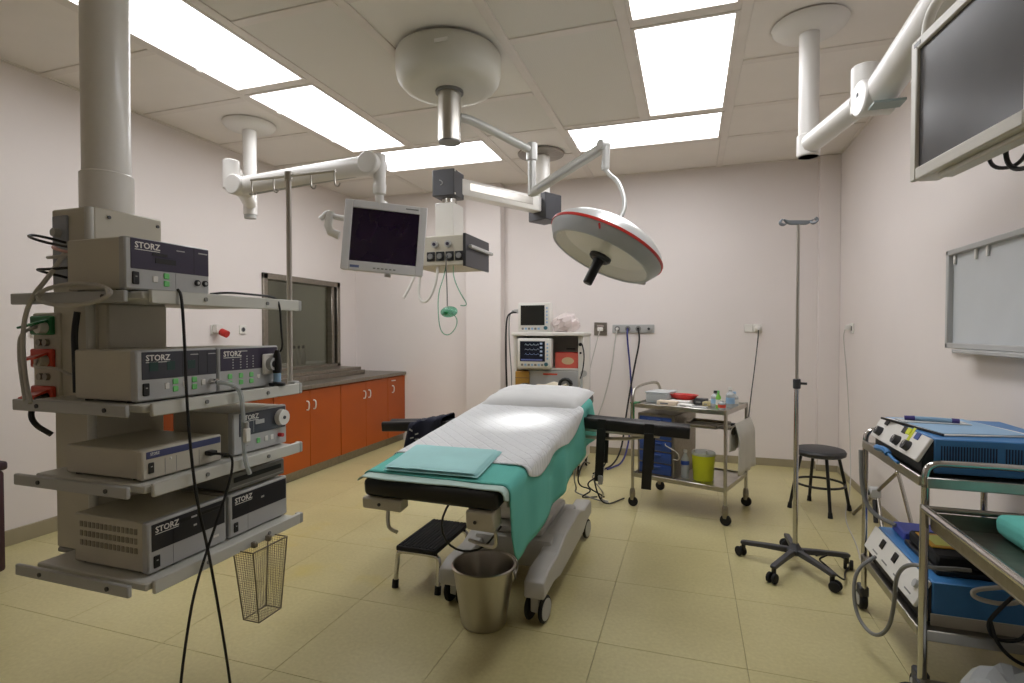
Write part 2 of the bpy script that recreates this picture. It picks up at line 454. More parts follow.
for y0, y1, nd, lab in cabs:
    t = thing('base_cabinet', lab, 'cabinet', ((XL + CF) / 2, (y0 + y1) / 2, 0))
    ob('body', B((XL + .03, y0, .1), (CF - .022, y1, CT - .002)), ORANGE, t)
    ob('plinth', B((XL + .03, y0, 0), (CF - .035, y1, .1)), DSTEEL, t)
    ob('plinth_strip', B((CF - .033, y0, .004), (CF - .027, y1, .085), .001), DSTEEL, t)
    wdt = (y1 - y0) / nd
    for k in range(nd):
        a, b_ = y0 + k * wdt + .002, y0 + (k + 1) * wdt - .002
        d = ob('door', B((CF - .02, a, .09), (CF, b_, CT - .012), .002), ORANGE, t)
        hy = (b_ - .045 if k == 0 else a + .045) if nd == 2 else a + .09
        ob('handle', Tu([(CF, hy, .70), (CF + .022, hy, .70), (CF + .03, hy, .67), (CF + .022, hy, .62), (CF, hy, .62)], .006, 8, 2), WHITE, d)
        if nd == 1 and y0 > 4:
            ob('key', B((CF, hy - .02, .755), (CF + .02, hy + .05, .765), .002), WHITE, d)

# ---------------------------------------------------------------- wall fittings
def outlet_l(y, z, name, lab, red=False):
    t = thing(name, lab, 'socket', (XL, y, z))
    ob('plate', B((XL, y - .042, z - .042), (XL + .012, y + .042, z + .042), .004), WHITE, t)
    if red:
        ob('housing', B((XL + .012, y - .03, z - .03), (XL + .06, y + .05, z + .045), .006), WHITE, t)
        ob('socket_cap', Cy((XL + .06, y + .02, z - .02), (XL + .12, y + .03, z - .045), .032, n=14), RED, t)
    else:
        ob('rim', MB().lathe([(.02, 0), (.024, 0), (.024, .004), (.02, .004)], 18, Matrix.Translation((XL + .012, y, z)) @ Matrix.Rotation(R(90), 4, 'Y')), LGREY, t)
        ob('insert', Cy((XL + .012, y, z), (XL + .0135, y, z), .02, n=18), DGREY if name == 'wall_socket' else WHITE, t)
    return t
outlet_l(2.38, 1.35, 'light_switch', 'square white wall plate behind the equipment tower sockets')
outlet_l(3.76, 1.36, 'industrial_socket', 'white wall outlet with red plug cap between tower shelves', True)
outlet_l(4.08, 1.36, 'wall_socket', 'square white wall socket beside the steel window frame')

YW = YB
t = thing('data_outlet', 'single square grey metal wall outlet with white plug', 'socket', (-.93, YW, 1.37))
ob('plate', B((-1.0, YW - .014, 1.30), (-.86, YW, 1.44), .004), DSTEEL, t)
ob('plug', B((-.96, YW - .05, 1.345), (-.90, YW - .014, 1.385), .006), WHITE, t)
ob('hood', B((-.97, YW - .03, 1.385), (-.89, YW - .014, 1.41), .004), CHROME, t)
t = thing('gas_outlet_panel', 'long grey wall panel with four medical gas outlets', 'outlet panel', (-.57, YW, 1.37))
ob('plate', B((-.80, YW - .016, 1.325), (-.36, YW, 1.415), .004), LGREY, t)
for k in range(4):
    x = -.745 + k * .11
    ob('outlet', Cy((x, YW - .016, 1.37), (x, YW - .034, 1.37), .03, n=18), MGREY if k < 3 else LGREY, t)
    ob('nozzle', Cy((x, YW - .034, 1.37), (x, YW - .055, 1.37), .014, n=12), [WHITE, PURPLE, BLACK, DGREY][k], t)
def hose(name, pts, r, m, lab, sm=3):
    return solo(name, Tu(pts, r, 8, sm), m, lab, 'hose' if 'hose' in name else 'cable', pts[-1])
hose('gas_hose', [(-.635, YW - .055, 1.37), (-.635, YW - .09, 1.28), (-.60, YW - .1, .95), (-.57, YW - .16, .55), (-.60, 5.5, .03), (-.75, 5.2, .015)], .009, mat('blue_hose', (48, 52, 120), .5), 'dark blue gas hose hanging from the wall outlet panel')
hose('gas_hose', [(-.525, YW - .055, 1.37), (-.50, YW - .09, 1.25), (-.56, YW - .12, .95), (-.63, YW - .16, .5), (-.66, 5.45, .03), (-.85, 5.0, .015)], .009, BLACK, 'black gas hose hanging from the wall outlet panel')
hose('plug_cable', [(-.745, YW - .055, 1.36), (-.76, YW - .09, 1.25), (-.80, YW - .1, .9), (-.90, YW - .15, .5), (-1.05, 5.5, .06), (-1.1, 5.3, .01)], .007, CABLEG, 'thin white gas tube below the wall outlet panel')
hose('plug_cable', [(-.93, YW - .05, 1.365), (-.94, YW - .08, 1.3), (-1.02, YW - .08, 1.0), (-1.1, YW - .12, .6), (-1.2, 5.5, .1)], .005, CABLEG, 'thin white cable leaving the square metal outlet')
t = thing('wall_socket', 'double white wall socket with black trolley cable on back wall', 'socket', (.60, YW, 1.375))
ob('plate', B((.52, YW - .016, 1.335), (.60, YW, 1.415), .005), WHITE, t)
ob('plate', B((.602, YW - .016, 1.335), (.682, YW, 1.415), .005), WHITE, t)
ob('plug', B((.615, YW - .06, 1.35), (.665, YW - .016, 1.405), .01), WHITE, t)
hose('plug_cable', [(.645, YW - .06, 1.355), (.64, YW - .08, 1.28), (.60, YW - .2, 1.0), (.53, 5.4, .7), (.44, 4.75, .45)], .005, BLACK, 'thin black cable from double wall socket to the trolley')
t = thing('wall_socket', 'small white wall socket with white plug on right wall', 'socket', (XR, 5.42, 1.37))
ob('plate', B((XR - .014, 5.37, 1.325), (XR, 5.47, 1.415), .004), WHITE, t)
ob('plug', B((XR - .055, 5.41, 1.35), (XR - .014, 5.46, 1.40), .008), WHITE, t)
ob('prong_hood', B((XR - .016, 5.385, 1.35), (XR - .013, 5.405, 1.39)), DGREY, t)
hose('plug_cable', [(XR - .055, 5.43, 1.36), (XR - .07, 5.43, 1.3), (XR - .04, 5.43, 1.0), (XR - .03, 5.35, .5), (XR - .1, 5.0, .05), (XR - .3, 4.4, .008), (1.0, 3.85, .008), (.93, 3.5, .008), (1.05, 3.3, .008)], .004, CABLEG, 'thin white cable running down right wall to the floor')

# X-ray viewer / whiteboard on the right wall
t = thing('whiteboard', 'white framed board with small clips on the right wall', 'whiteboard', (XR, 2.9, 1.5))
WB0, WB1, WZa, WZb = 2.2, 3.50, 1.255, 1.775
ob('panel', B((XR - .02, WB0, WZa), (XR, WB1, WZb)), mat('board_face', (196, 200, 202), .4, var=.02), t)
f = MB(); e = .028
f.box((XR - .045, WB0, WZa), (XR, WB0 + e, WZb), .004); f.box((XR - .045, WB1 - e, WZa), (XR, WB1, WZb), .004)
f.box((XR - .045, WB0, WZb - e), (XR, WB1, WZb), .004); f.box((XR - .045, WB0, WZa), (XR, WB1, WZa + e), .004)
ob('frame', f, LGREY, t)
ob('tray', B((XR - .09, 2.2, WZa - .02), (XR, 3.3, WZa), .004), LGREY, t)
for y in (3.44, 3.22, 3.11, 2.7):
    ob('clip', B((XR - .032, y - .008, WZb - e - .05), (XR - .022, y + .008, WZb - e), .002), WHITE, t)

# dark bin at the far left edge
t = thing('waste_bin', 'dark maroon upright bin beside the left wall', 'bin', (-3.72, 1.85, 0))
ob('body', B((-3.9, 1.70, .02), (-3.58, 1.94, .58), .02, 2), mat('maroon_plastic', (52, 20, 34), .5), t)
ob('lid', B((-3.91, 1.69, .58), (-3.57, 1.95, .63), .015, 2), mat('maroon_lid', (44, 18, 30), .5), t)
ob('pedal', B((-3.78, 1.66, .0), (-3.70, 1.75, .02), .004), BLACK, t)

# ---------------------------------------------------------------- equipment tower on ceiling pendant
t = thing('equipment_pendant', 'ceiling mounted equipment tower with four grey shelves and thick white column', 'pendant', (-2.03, 1.43, ZC))
ob('column', Cy((-2.04, 1.43, 1.80), (-2.04, 1.43, ZC), .075, n=40), WHITE, t)
ob('collar', MB().lathe([(.07, 0), (.083, 0), (.083, .15), (.078, .155), (.07, .155)], 40, Matrix.Translation((-2.04, 1.43, 1.765))), WHITE, t)
hb = ob('service_head', B((-2.13, 1.30, .58), (-1.92, 1.55, 1.77), .006), BEIGE, t)
ob('corner_strip', MB().cyl((-1.935, 1.296, .60), (-1.935, 1.296, 1.765), .014, n=12), SHELF, hb)
ob('side_panel', B((-2.115, 1.292, 1.50), (-2.04, 1.30, 1.745), .003), mat('panel_blue_grey', (150, 154, 164), .45), hb)
kn = ob('knob', Cy((-2.08, 1.292, 1.685), (-2.08, 1.272, 1.685), .016, .014, n=16), LGREY, hb)
ob('cover_screw', Cy((-1.92, 1.35, 1.74), (-1.915, 1.35, 1.74), .006, n=8), DGREY, hb)
ob('cover_screw', Cy((-1.92, 1.53, 1.74), (-1.915, 1.53, 1.74), .006, n=8), DGREY, hb)
ob('rear_box', B((-2.02, 1.31, 1.125), (-1.875, 1.53, 1.44), .006), BEIGE, t)
sb = ob('socket_box', B((-2.22, 1.29, 1.07), (-2.085, 1.46, 1.41), .005), BEIGE, t)
for z, mm in ((1.365, GREEN), (1.25, RORANGE), (1.12, RORANGE)):
    s_ = ob('socket', B((-2.212, 1.275, z - .033), (-2.10, 1.29, z + .033), .004), mm, sb)
    ob('flap', MB().box((-.05, -.045, -.004), (.05, .0, .004), .002, M=Matrix.Translation((-2.165, 1.278, z + .012)) @ Matrix.Rotation(R(20), 4, 'X') @ Matrix.Rotation(R(-8), 4, 'Y')), mm, sb)
    ob('socket_plug', Cy((-2.13, 1.275, z - .008), (-2.13, 1.25, z - .008), .02, n=14), WHITE if mm is GREEN else (BLACK if z < 1.2 else BEIGE), sb)
for z in (1.305, 1.185):
    for dx in (0, .033):
        ob('terminal', Cy((-2.175 + dx, 1.29, z), (-2.175 + dx, 1.278, z), .012, n=12), DSTEEL, sb)
SY0, SY1, SX0, SX1 = 1.165, 1.83, -2.03, -1.545
for zb in (.562, .857, 1.10, 1.44):
    s_ = ob('shelf', B((SX0, SY0 + .015, zb), (SX1, SY1 - .01, zb + .024), .004), SHELF, t)
    ob('front_rail', B((SX1 + .004, SY0 + .03, zb - .012), (SX1 + .018, SY1 + .01, zb + .03), .003), SHELF, s_)
    ob('side_rail', B((SX0 - .05, SY0 - .018, zb - .010), (SX1 - .03, SY0 - .004, zb + .026), .003), LGREY, s_)
    for y in (SY0 + .22, SY1 - .17):
        ob('rail_bolt', Cy((SX1 + .018, y, zb + .01), (SX1 + .022, y, zb + .01), .007, n=10), MGREY, s_)
    for x in (-1.66, -1.96):
        ob('rail_bolt', Cy((x, SY0 - .018, zb + .008), (x, SY0 - .022, zb + .008), .007, n=10), DGREY, s_)
    ob('end_cap', B((SX1 - .01, SY1 + .002, zb - .012), (SX1 + .02, SY1 + .022, zb + .03), .004), LGREY, s_)
ob('bottom_foot', B((-2.12, 1.296, .565), (-1.93, 1.54, .582), .004), MGREY, t)

# drip rod with hooks at the tower's far corner
t = thing('infusion_rod', 'tall steel rod with four hooks clamped to the tower shelves', 'rod', (-1.602, 1.868, 1.10))
ob('pole', Cy((-1.602, 1.868, 1.10), (-1.602, 1.868, 1.985), .011, n=14), STEEL, t)
ob('hub', Cy((-1.602, 1.868, 1.975), (-1.602, 1.868, 2.012), .016, n=14), STEEL, t)
cb = ob('crossbar', Tu([(-1.80, 1.868, 1.995), (-1.37, 1.868, 1.995)], .0055, 8, 0), STEEL, t)
for x in (-1.795, -1.68, -1.49, -1.375):
    ob('hook', Tu([(x, 1.868, 1.99), (x, 1.868, 1.955), (x + .004, 1.868, 1.935), (x + .02, 1.868, 1.93), (x + .026, 1.868, 1.945)], .0035, 6, 2), STEEL, cb)
ob('clamp', B((-1.605, 1.853, 1.44), (-1.565, 1.885, 1.475), .004), LGREY, t)
ob('clamp', B((-1.605, 1.853, 1.10), (-1.565, 1.885, 1.135), .004), LGREY, t)

XFR = -1.58
def device(name, lab, y0, z0, w, h, d, panel, pm, body=BEIGE, extra=None, cat='medical device', brand=True, grille=False, xf=XFR, bezel=LGREY):
    """a box unit on a shelf whose front looks along +X"""
    z0 += .007
    t = thing(name, lab, cat, (xf - d / 2, y0 + w / 2, z0 - .007))
    ob('housing', B((xf - d, y0 + .006, z0), (xf - .028, y0 + w - .006, z0 + h), .004), body, t)
    bz = ob('front_bezel', B((xf - .028, y0, z0 - .001), (xf, y0 + w, z0 + h + .001), .005), bezel, t)
    for fx in (xf - d + .03, xf - .06):
        for fy in (y0 + .03, y0 + w - .03):
            ob('foot', Cy((fx, fy, z0 - .007), (fx, fy, z0), .012, n=10), BLACK, t)
    (a, b_, c, e) = panel     # y from left, y to, z from, z to (fractions)
    py0, py1, pz0, pz1 = y0 + w * a, y0 + w * b_, z0 + h * c, z0 + h * e
    p = ob('display_panel', B((xf - .001, py0, pz0), (xf + .0015, py1, pz1), .0008), pm, t)
    if brand:
        ts = min(.026, (pz1 - pz0) * .45)
        text('lettering', 'STORZ', ts, (xf + .0016, py0 + .012, pz1 - ts * 1.05), (0, 1, 0), (0, 0, 1), PAPER, p)
        ob('lettering_rule', B((xf + .0014, py0 + .012, pz1 - ts * 1.28), (xf + .0022, py0 + .012 + ts * 3.1, pz1 - ts * 1.2)), PAPER, p)
    if grille:
        gx0, gx1 = xf - d + .03, xf - .045
        for r in range(3):
            for k in range(14):
                x = gx0 + (gx1 - gx0) * k / 14
                zz = z0 + h * (.36 + .19 * r)
                ob('vent', B((x, y0 + .0035, zz), (x + (gx1 - gx0) / 14 * .62, y0 + .008, zz + h * .11)), mat('vent_shadow', (148, 142, 128), .7), t)
    return t, xf, y0, z0, w, h

def switch(t, xf, y, z, s=1.0):
    o = ob('power_switch', B((xf - .001, y - .009 * s, z - .016 * s), (xf + .004, y + .009 * s, z + .016 * s), .002), BLACK, t)
    ob('switch_mark', B((xf + .004, y - .003, z + .003), (xf + .0046, y + .003, z + .006)), LGREY, o)
def button(t, xf, y, z, m, w=.016, h=.016):
    return ob('button', B((xf - .001, y - w / 2, z - h / 2), (xf + .003, y + w / 2, z + h / 2), .002), m, t)
def key_pair(t, xf, y, z):
    k = button(t, xf, y, z + .012, LGREEN, .02, .018); button(t, xf, y, z - .012, LGREEN, .02, .018)
def knob(t, xf, y, z, r, m, dep=.012, name='knob'):
    k = ob(name, Cy((xf, y, z), (xf + dep, y, z), r, r * .92, n=20), m, t)
    return k

# top shelf
t, xf, y, z, w, h = device('camera_controller', 'beige unit with purple front panel alone on the top tower shelf', 1.155, 1.464, .295, .155, .255, (.06, .985, .40, .985), PURPLE)
ob('card_slot', B((xf + .001, y + .085, z + .108), (xf + .003, y + .135, z + .116)), BLACK, t)
ob('card_slot', B((xf + .001, y + .095, z + .085), (xf + .003, y + .165, z + .101)), BLACK, t)
ob('panel_seam', B((xf + .001, y + .232, z + .065), (xf + .002, y + .2335, z + .15)), BLACK, t)
ob('print_line', B((xf + .0014, y + .168, z + .132), (xf + .0022, y + .198, z + .135)), LGREY, t)
ob('print_line', B((xf + .0014, y + .25, z + .134), (xf + .0022, y + .285, z + .138)), LGREY, t)
ob('front_seam', B((xf - .0005, y + .165, z + .002), (xf + .0007, y + .1658, z + .06)), MGREY, t)
switch(t, xf, y + .032, z + .034, 1.2); button(t, xf, y + .095, z + .035, WHITE, .018, .02); key_pair(t, xf, y + .133, z + .036)
for dy in (.245, .275):
    k = knob(t, xf, y + dy, z + .036, .0105, BLACK, .006, 'jack'); ob('jack_pin', Cy((xf + .006, y + dy, z + .036), (xf + .008, y + dy, z + .036), .005, n=12), LGREY, k)
# second shelf
t, xf, y, z, w, h = device('insufflator', 'beige unit with charcoal panel and dim displays on the second tower shelf', 1.185, 1.124, .293, .155, .275, (.06, .985, .42, .965), CHARC)
for dy, m_ in ((.04, .03), (.10, .028), (.175, .028)):
    ob('readout', B((xf + .001, y + dy, z + .09), (xf + .0024, y + dy + m_, z + .118)), mat('readout_green', (30, 62, 58), .3), t)
for dy in (.155, .215, .25):
    ob('panel_seam', B((xf + .001, y + dy, z + .07), (xf + .002, y + dy + .0012, z + .145)), BLACK, t)
for dy in (.185, .255): ob('print_line', B((xf + .0014, y + dy, z + .135), (xf + .0022, y + dy + .03, z + .138)), LGREY, t)
switch(t, xf, y + .03, z + .035, 1.2)
for dy in (.10, .165, .235): button(t, xf, y + dy, z + .04, WHITE, .016, .02)
for dy in (.13, .20): key_pair(t, xf, y + dy, z + .04)
ob('hose_port', Cy((xf, y + .265, z + .04), (xf + .03, y + .265, z + .04), .01, n=14), CHROME, t)
t, xf, y, z, w, h = device('light_source', 'dark panelled unit with white round lamp socket on the second tower shelf', 1.483, 1.124, .293, .155, .29, (.03, .97, .46, .97), PURPLE)
for dy in (.06, .095, .125, .155):
    for q in range(5): ob('indicator', B((xf + .001, y + dy, z + .078 + q * .01), (xf + .0022, y + dy + .006, z + .082 + q * .01)), LGREY, t)
ob('print_line', B((xf + .0014, y + .1, z + .138), (xf + .0022, y + .13, z + .142)), LGREY, t)
ob('lamp_socket', B((xf, y + .20, z + .045), (xf + .012, y + .275, z + .125), .006), WHITE, t)
k = knob(t, xf + .012, y + .237, z + .085, .026, LGREY, .02, 'socket_ring'); ob('socket_hole', Cy((xf + .032, y + .237, z + .085), (xf + .034, y + .237, z + .085), .014, n=16), BLACK, k)
for dy in (.05, .1, .15): key_pair(t, xf, y + dy, z + .038)
button(t, xf, y + .185, z + .04, WHITE)
# third shelf
t, xf, y, z, w, h = device('printer_unit', 'low flat beige unit with narrow blue stripe on the third tower shelf', 1.20, .881, .295, .09, .345, (.045, .975, .70, .94), mat('stripe_blue', (70, 74, 116), .35), bezel=BEIGE)
switch(t, xf, y + .028, z + .034, 1.05)
for dy in (.075, .115, .20): ob('front_seam', B((xf - .0005, y + dy, z + .004), (xf + .0007, y + dy + .001, z + .055)), MGREY, t)
button(t, xf, y + .095, z + .05, WHITE, .008, .008)
ob('cable_plug', B((xf, y + .22, z + .03), (xf + .03, y + .25, z + .046), .003), BLACK, t)
t, xf, y, z, w, h = device('suction_pump', 'unit with large white round dial on the third tower shelf', 1.545, .881, .275, .155, .30, (.10, .97, .42, .97), CHARC, bezel=LGREY)
k = knob(t, xf + .0015, y + .238, z + .108, .033, WHITE, .02, 'dial'); ob('dial_hub', Cy((xf + .0215, y + .238, z + .108), (xf + .024, y + .238, z + .108), .007, n=12), DGREY, k)
ob('readout', B((xf + .001, y + .105, z + .10), (xf + .0026, y + .15, z + .116)), LGREY, t)
ob('panel_seam', B((xf + .001, y + .095, z + .072), (xf + .0026, y + .0965, z + .14)), LGREY, t)
for dy, mm in ((.065, LGREY), (.12, LGREEN), (.16, WHITE), (.19, WHITE)): button(t, xf, y + dy, z + .036, mm, .018, .02)
ob('jack', Cy((xf, y + .23, z + .038), (xf + .02, y + .23, z + .038), .008, n=12), RED, t)
# bottom shelf
t, xf, y, z, w, h = device('control_computer', 'beige unit with vented side and black panel on the bottom tower shelf', 1.215, .586, .297, .158, .335, (.04, .97, .42, .95), NAVYP, grille=True)
switch(t, xf, y + .028, z + .032, 1.2)
ob('panel_seam', B((xf + .001, y + .085, z + .068), (xf + .002, y + .0862, z + .148)), BLACK, t)
ob('drive_slot', B((xf + .001, y + .11, z + .125), (xf + .003, y + .27, z + .137), .001), BLACK, t)
ob('drive_button', B((xf + .001, y + .15, z + .128), (xf + .0036, y + .172, z + .134)), LGREY, t)
ob('indicator', B((xf + .001, y + .16, z + .098), (xf + .0026, y + .172, z + .104)), LGREY, t)
ob('front_seam', B((xf - .0005, y + .085, z + .004), (xf + .0007, y + .086, z + .065)), MGREY, t)
ob('badge', B((xf - .0005, y + .24, z + .028), (xf + .001, y + .262, z + .036)), WHITE, t)
t, xf, y, z, w, h = device('image_recorder', 'unit with plain black upper panel at the far end of the bottom tower shelf', 1.525, .586, .295, .155, .31, (.04, .97, .42, .95), NAVYP)
switch(t, xf, y + .028, z + .032, 1.1)
ob('panel_seam', B((xf + .001, y + .085, z + .068), (xf + .002, y + .0862, z + .146)), BLACK, t)
ob('indicator', B((xf + .001, y + .15, z + .105), (xf + .0026, y + .165, z + .112)), LGREY, t)
ob('front_seam', B((xf - .0005, y + .085, z + .004), (xf + .0007, y + .086, z + .065)), MGREY, t)
t = thing('disc_player', 'slim dark grey unit stacked on the far bottom shelf unit', 'medical device', (-1.72, 1.67, .759))
ob('housing', B((-1.87, 1.53, .760), (-1.585, 1.81, .822), .003), MGREY, t)
ob('disc_tray', B((-1.586, 1.55, .788), (-1.582, 1.79, .806), .001), BLACK, t)
ob('trim_line', B((-1.586, 1.54, .77), (-1.583, 1.80, .773)), LGREY, t)

# coiled grey cable and tangle on the top shelf, left end
pts = []
for k in range(42):
    a = k / 41 * 5 * math.pi
    pts.append((-1.76 + .155 * math.cos(a) * (1 + .02 * math.sin(k)), 1.132 - .004 * (k % 3) + .012 * math.sin(a), 1.455 + .034 * math.sin(a)))
solo('coiled_cable', Tu(pts, .0058, 8, 1), CABLEG, 'light grey cable coiled around the top tower shelf rail', 'cable', (-1.76, 1.13, 1.45))
hose('hanging_cable', [(-1.90, 1.20, 1.60), (-1.93, 1.17, 1.52), (-1.96, 1.13, 1.44), (-2.03, 1.15, 1.34), (-2.02, 1.15, 1.2), (-1.96, 1.13, 1.12)], .007, CABLEG, 'grey cable hanging past the green socket')
hose('hanging_cable', [(-2.13, 1.25, 1.36), (-2.13, 1.2, 1.34), (-2.10, 1.18, 1.25), (-2.02, 1.15, 1.12)], .006, CABLEG, 'grey cable plugged into green socket')
hose('hanging_cable', [(-2.13, 1.25, 1.245), (-2.1, 1.22, 1.22), (-2.02, 1.24, 1.225), (-1.94, 1.28, 1.17), (-1.93, 1.29, 1.12)], .005, CABLEG, 'grey cable plugged into upper red socket')
hose('hanging_cable', [(-2.13, 1.25, 1.11), (-2.12, 1.22, 1.07), (-2.10, 1.22, 1.03), (-2.08, 1.26, .99)], .009, BLACK, 'black power cable hanging from lower red socket')
hose('hanging_cable', [(-1.96, 1.27, 1.41), (-1.965, 1.262, 1.34), (-1.95, 1.255, 1.25), (-1.955, 1.26, 1.14)], .010, BLACK, 'thick black cable running down behind the second tower shelf')
for k, (pp, mm, lb) in enumerate([
    ([(-2.08, 1.28, 1.64), (-2.1, 1.2, 1.655), (-2.06, 1.15, 1.64), (-1.98, 1.16, 1.615), (-1.90, 1.2, 1.60)], BLACK, 'black cable loop beside the service head knob'),
    ([(-2.07, 1.28, 1.60), (-2.02, 1.2, 1.615), (-1.96, 1.17, 1.595), (-1.88, 1.2, 1.58)], PINK, 'pinkish wire loop beside the service head'),
    ([(-2.08, 1.28, 1.59), (-2.04, 1.19, 1.575), (-1.96, 1.165, 1.57), (-1.88, 1.2, 1.585)], CABLEG, 'pale wire loop beside the service head'),
    ([(-2.08, 1.28, 1.52), (-2.06, 1.17, 1.535), (-1.97, 1.15, 1.53), (-1.90, 1.2, 1.54)], BLACK, 'black cable loop resting above the top shelf')]):
    hose('loop_cable', [(p[0] + .035, p[1] + .012, p[2] + .01) for p in pp], .0045, mm, lb)
# black cables hanging down in front of the tower
hose('hanging_cable', [(-1.53, 1.285, 1.476), (-1.515, 1.286, 1.46), (-1.512, 1.292, 1.317), (-1.512, 1.297, 1.127), (-1.512, 1.312, .933), (-1.511, 1.332, .782), (-1.505, 1.361, .641), (-1.505, 1.398, .44), (-1.505, 1.436, .213), (-1.50, 1.45, .08), (-1.46, 1.46, .01), (-1.35, 1.46, .006)], .0045, BLACK, 'long black cable hanging from the top shelf rail down to the floor', 2)
hose('hanging_cable', [(-1.55, 1.42, .928), (-1.515, 1.437, .925), (-1.508, 1.47, .915), (-1.508, 1.47, .863), (-1.505, 1.444, .80), (-1.50, 1.397, .711), (-1.495, 1.357, .642), (-1.50, 1.307, .516), (-1.50, 1.28, .401), (-1.50, 1.253, .248), (-1.50, 1.24, .08), (-1.47, 1.22, .01), (-1.4, 1.15, .006)], .0045, BLACK, 'black power cable looping from the flat unit down to the floor', 2)
hose('hanging_cable', [(-1.60, 1.47, 1.475), (-1.55, 1.5, 1.482), (-1.535, 1.6, 1.48), (-1.538, 1.72, 1.479), (-1.522, 1.722, 1.44), (-1.521, 1.725, 1.36), (-1.522, 1.735, 1.28), (-1.535, 1.735, 1.265)], .004, BLACK, 'thin black cable from top shelf to the camera head')
t = thing('endoscope_camera', 'small black camera head held upright on the second tower shelf', 'camera', (-1.55, 1.735, 1.131))
ob('base_ring', MB().lathe([(.0, 0), (.03, 0), (.03, .012), (.014, .016), (0, .016)], 18, Matrix.Translation((-1.55, 1.735, 1.129))), BLACK, t)
ob('coupler', Cy((-1.55, 1.735, 1.145), (-1.55, 1.735, 1.18), .014, n=16), LBLUE, t)
ob('body', MB().lathe([(0, 0), (.016, 0), (.018, .03), (.014, .07), (.008, .09), (0, .09)], 16, Matrix.Translation((-1.55, 1.735, 1.18))), BLACK, t)
hose('insufflation_hose', [(-1.55, 1.45, 1.168), (-1.52, 1.47, 1.165), (-1.508, 1.51, 1.14), (-1.508, 1.52, 1.05), (-1.512, 1.525, .95), (-1.512, 1.53, .88), (-1.505, 1.545, .83)], .008, CLEAR, 'clear flexible tube hanging from the insufflator')
t = thing('tube_connector', 'small white connector on the clear hanging tube', 'connector', (-1.496, 1.523, .98))
ob('body', B((-1.504, 1.510, .95), (-1.488, 1.536, 1.0), .004), WHITE, t)
ob('nut', Cy((-1.496, 1.523, 1.0), (-1.496, 1.523, 1.02), .008, n=10), LGREY, t)

# wire basket under the bottom shelf
t = thing('wire_basket', 'narrow deep wire mesh basket hanging under the bottom tower shelf', 'basket', (-1.50, 1.6, .56))
a0, a1, b0, b1 = -1.56, -1.47, 1.52, 1.69      # top opening
c0, c1, d0, d1 = -1.545, -1.475, 1.55, 1.66
zt, zb = .555, .29
def lerp(a, b, f): return a + (b - a) * f
def ring(f):
    X0, X1, Y0, Y1, zz = lerp(a0, c0, f), lerp(a1, c1, f), lerp(b0, d0, f), lerp(b1, d1, f), lerp(zt, zb, f)
    return [(X0, Y0, zz), (X1, Y0, zz), (X1, Y1, zz), (X0, Y1, zz)]
m_ = MB()
for f in (0, 1): m_.tube(ring(f), .0028, 6, 0, True)
for k in range(4): m_.tube([ring(0)[k], ring(1)[k]], .0028, 6, 0)
ob('wire_frame', m_, DSTEEL, t)
m_ = MB()
for k in range(1, 30): m_.tube(ring(k / 30), .0007, 3, 0, True)
for q in range(4):
    n_ = 16 if q % 2 else 8
    for k in range(1, n_):
        A, B_ = ring(0)[q], ring(0)[(q + 1) % 4]; C_, D_ = ring(1)[q], ring(1)[(q + 1) % 4]
        m_.tube([Vector(A).lerp(Vector(B_), k / n_), Vector(C_).lerp(Vector(D_), k / n_)], .0007, 3, 0)
for k in range(1, 12):
    A, B_, C_, D_ = [Vector(p) for p in ring(1)]
    m_.tube([A.lerp(D_, k / 12), B_.lerp(C_, k / 12)], .0007, 3, 0)
mo = ob('wire_mesh', m_, DSTEEL, t); mo['kind'] = 'stuff'
for k in range(2): ob('hanger', B((-1.52, 1.56 + k * .07, .553), (-1.50, 1.575 + k * .07, .573), .002), DSTEEL, t)

# ---------------------------------------------------------------- operating table
TX, TY, TZ, TILT = -.985, 1.90, .735, R(6.5)
TM = Matrix.Translation((TX, TY, TZ)) @ Matrix.Rotation(R(-2.6), 4, 'Z') @ Matrix.Rotation(TILT, 4, 'X')     # u across, v to the head, w up; w=0 is the mattress top
HW = .30
def tp(u, v, w): return TM @ Vector((u, v, w))
t = thing('operating_table', 'operating table with black mattress tilted on a wheeled grey base', 'operating table', (-.89, 2.93, 0))
GREYB = mat('base_grey', (186, 184, 178), .45, var=.02)
# wheeled base: two long side beams with a raised middle and a bridge
def beam(x, nm='base_beam'):
    poly = [(2.33, .13), (2.33, .21), (2.42, .235), (2.62, .235), (2.78, .275), (3.18, .275), (3.32, .235), (3.52, .235), (3.56, .20), (3.56, .13), (3.40, .13), (3.28, .10), (2.66, .10), (2.52, .13)]
    M = Matrix(((0, 0, 1, x), (1, 0, 0, 0), (0, 1, 0, 0), (0, 0, 0, 1)))
    return ob(nm, MB().prism(poly, -.048, .048, M, .008), GREYB, t)
beam(-.665); beam(-1.09)
ob('base_bridge', B((-1.09, 2.66, .12), (-.665, 3.30, .27), .02, 2), GREYB, t)
ob('base_cover', B((-1.06, 2.70, .27), (-.725, 3.26, .31), .015, 2), GREYB, t)
ob('column', B((-1.05, 2.76, .31), (-.80, 3.12, .62), .05, 4), WHITE, t)
ob('column_sleeve', B((-1.03, 2.78, .62), (-.82, 3.10, .75), .04, 3), STEEL, t)
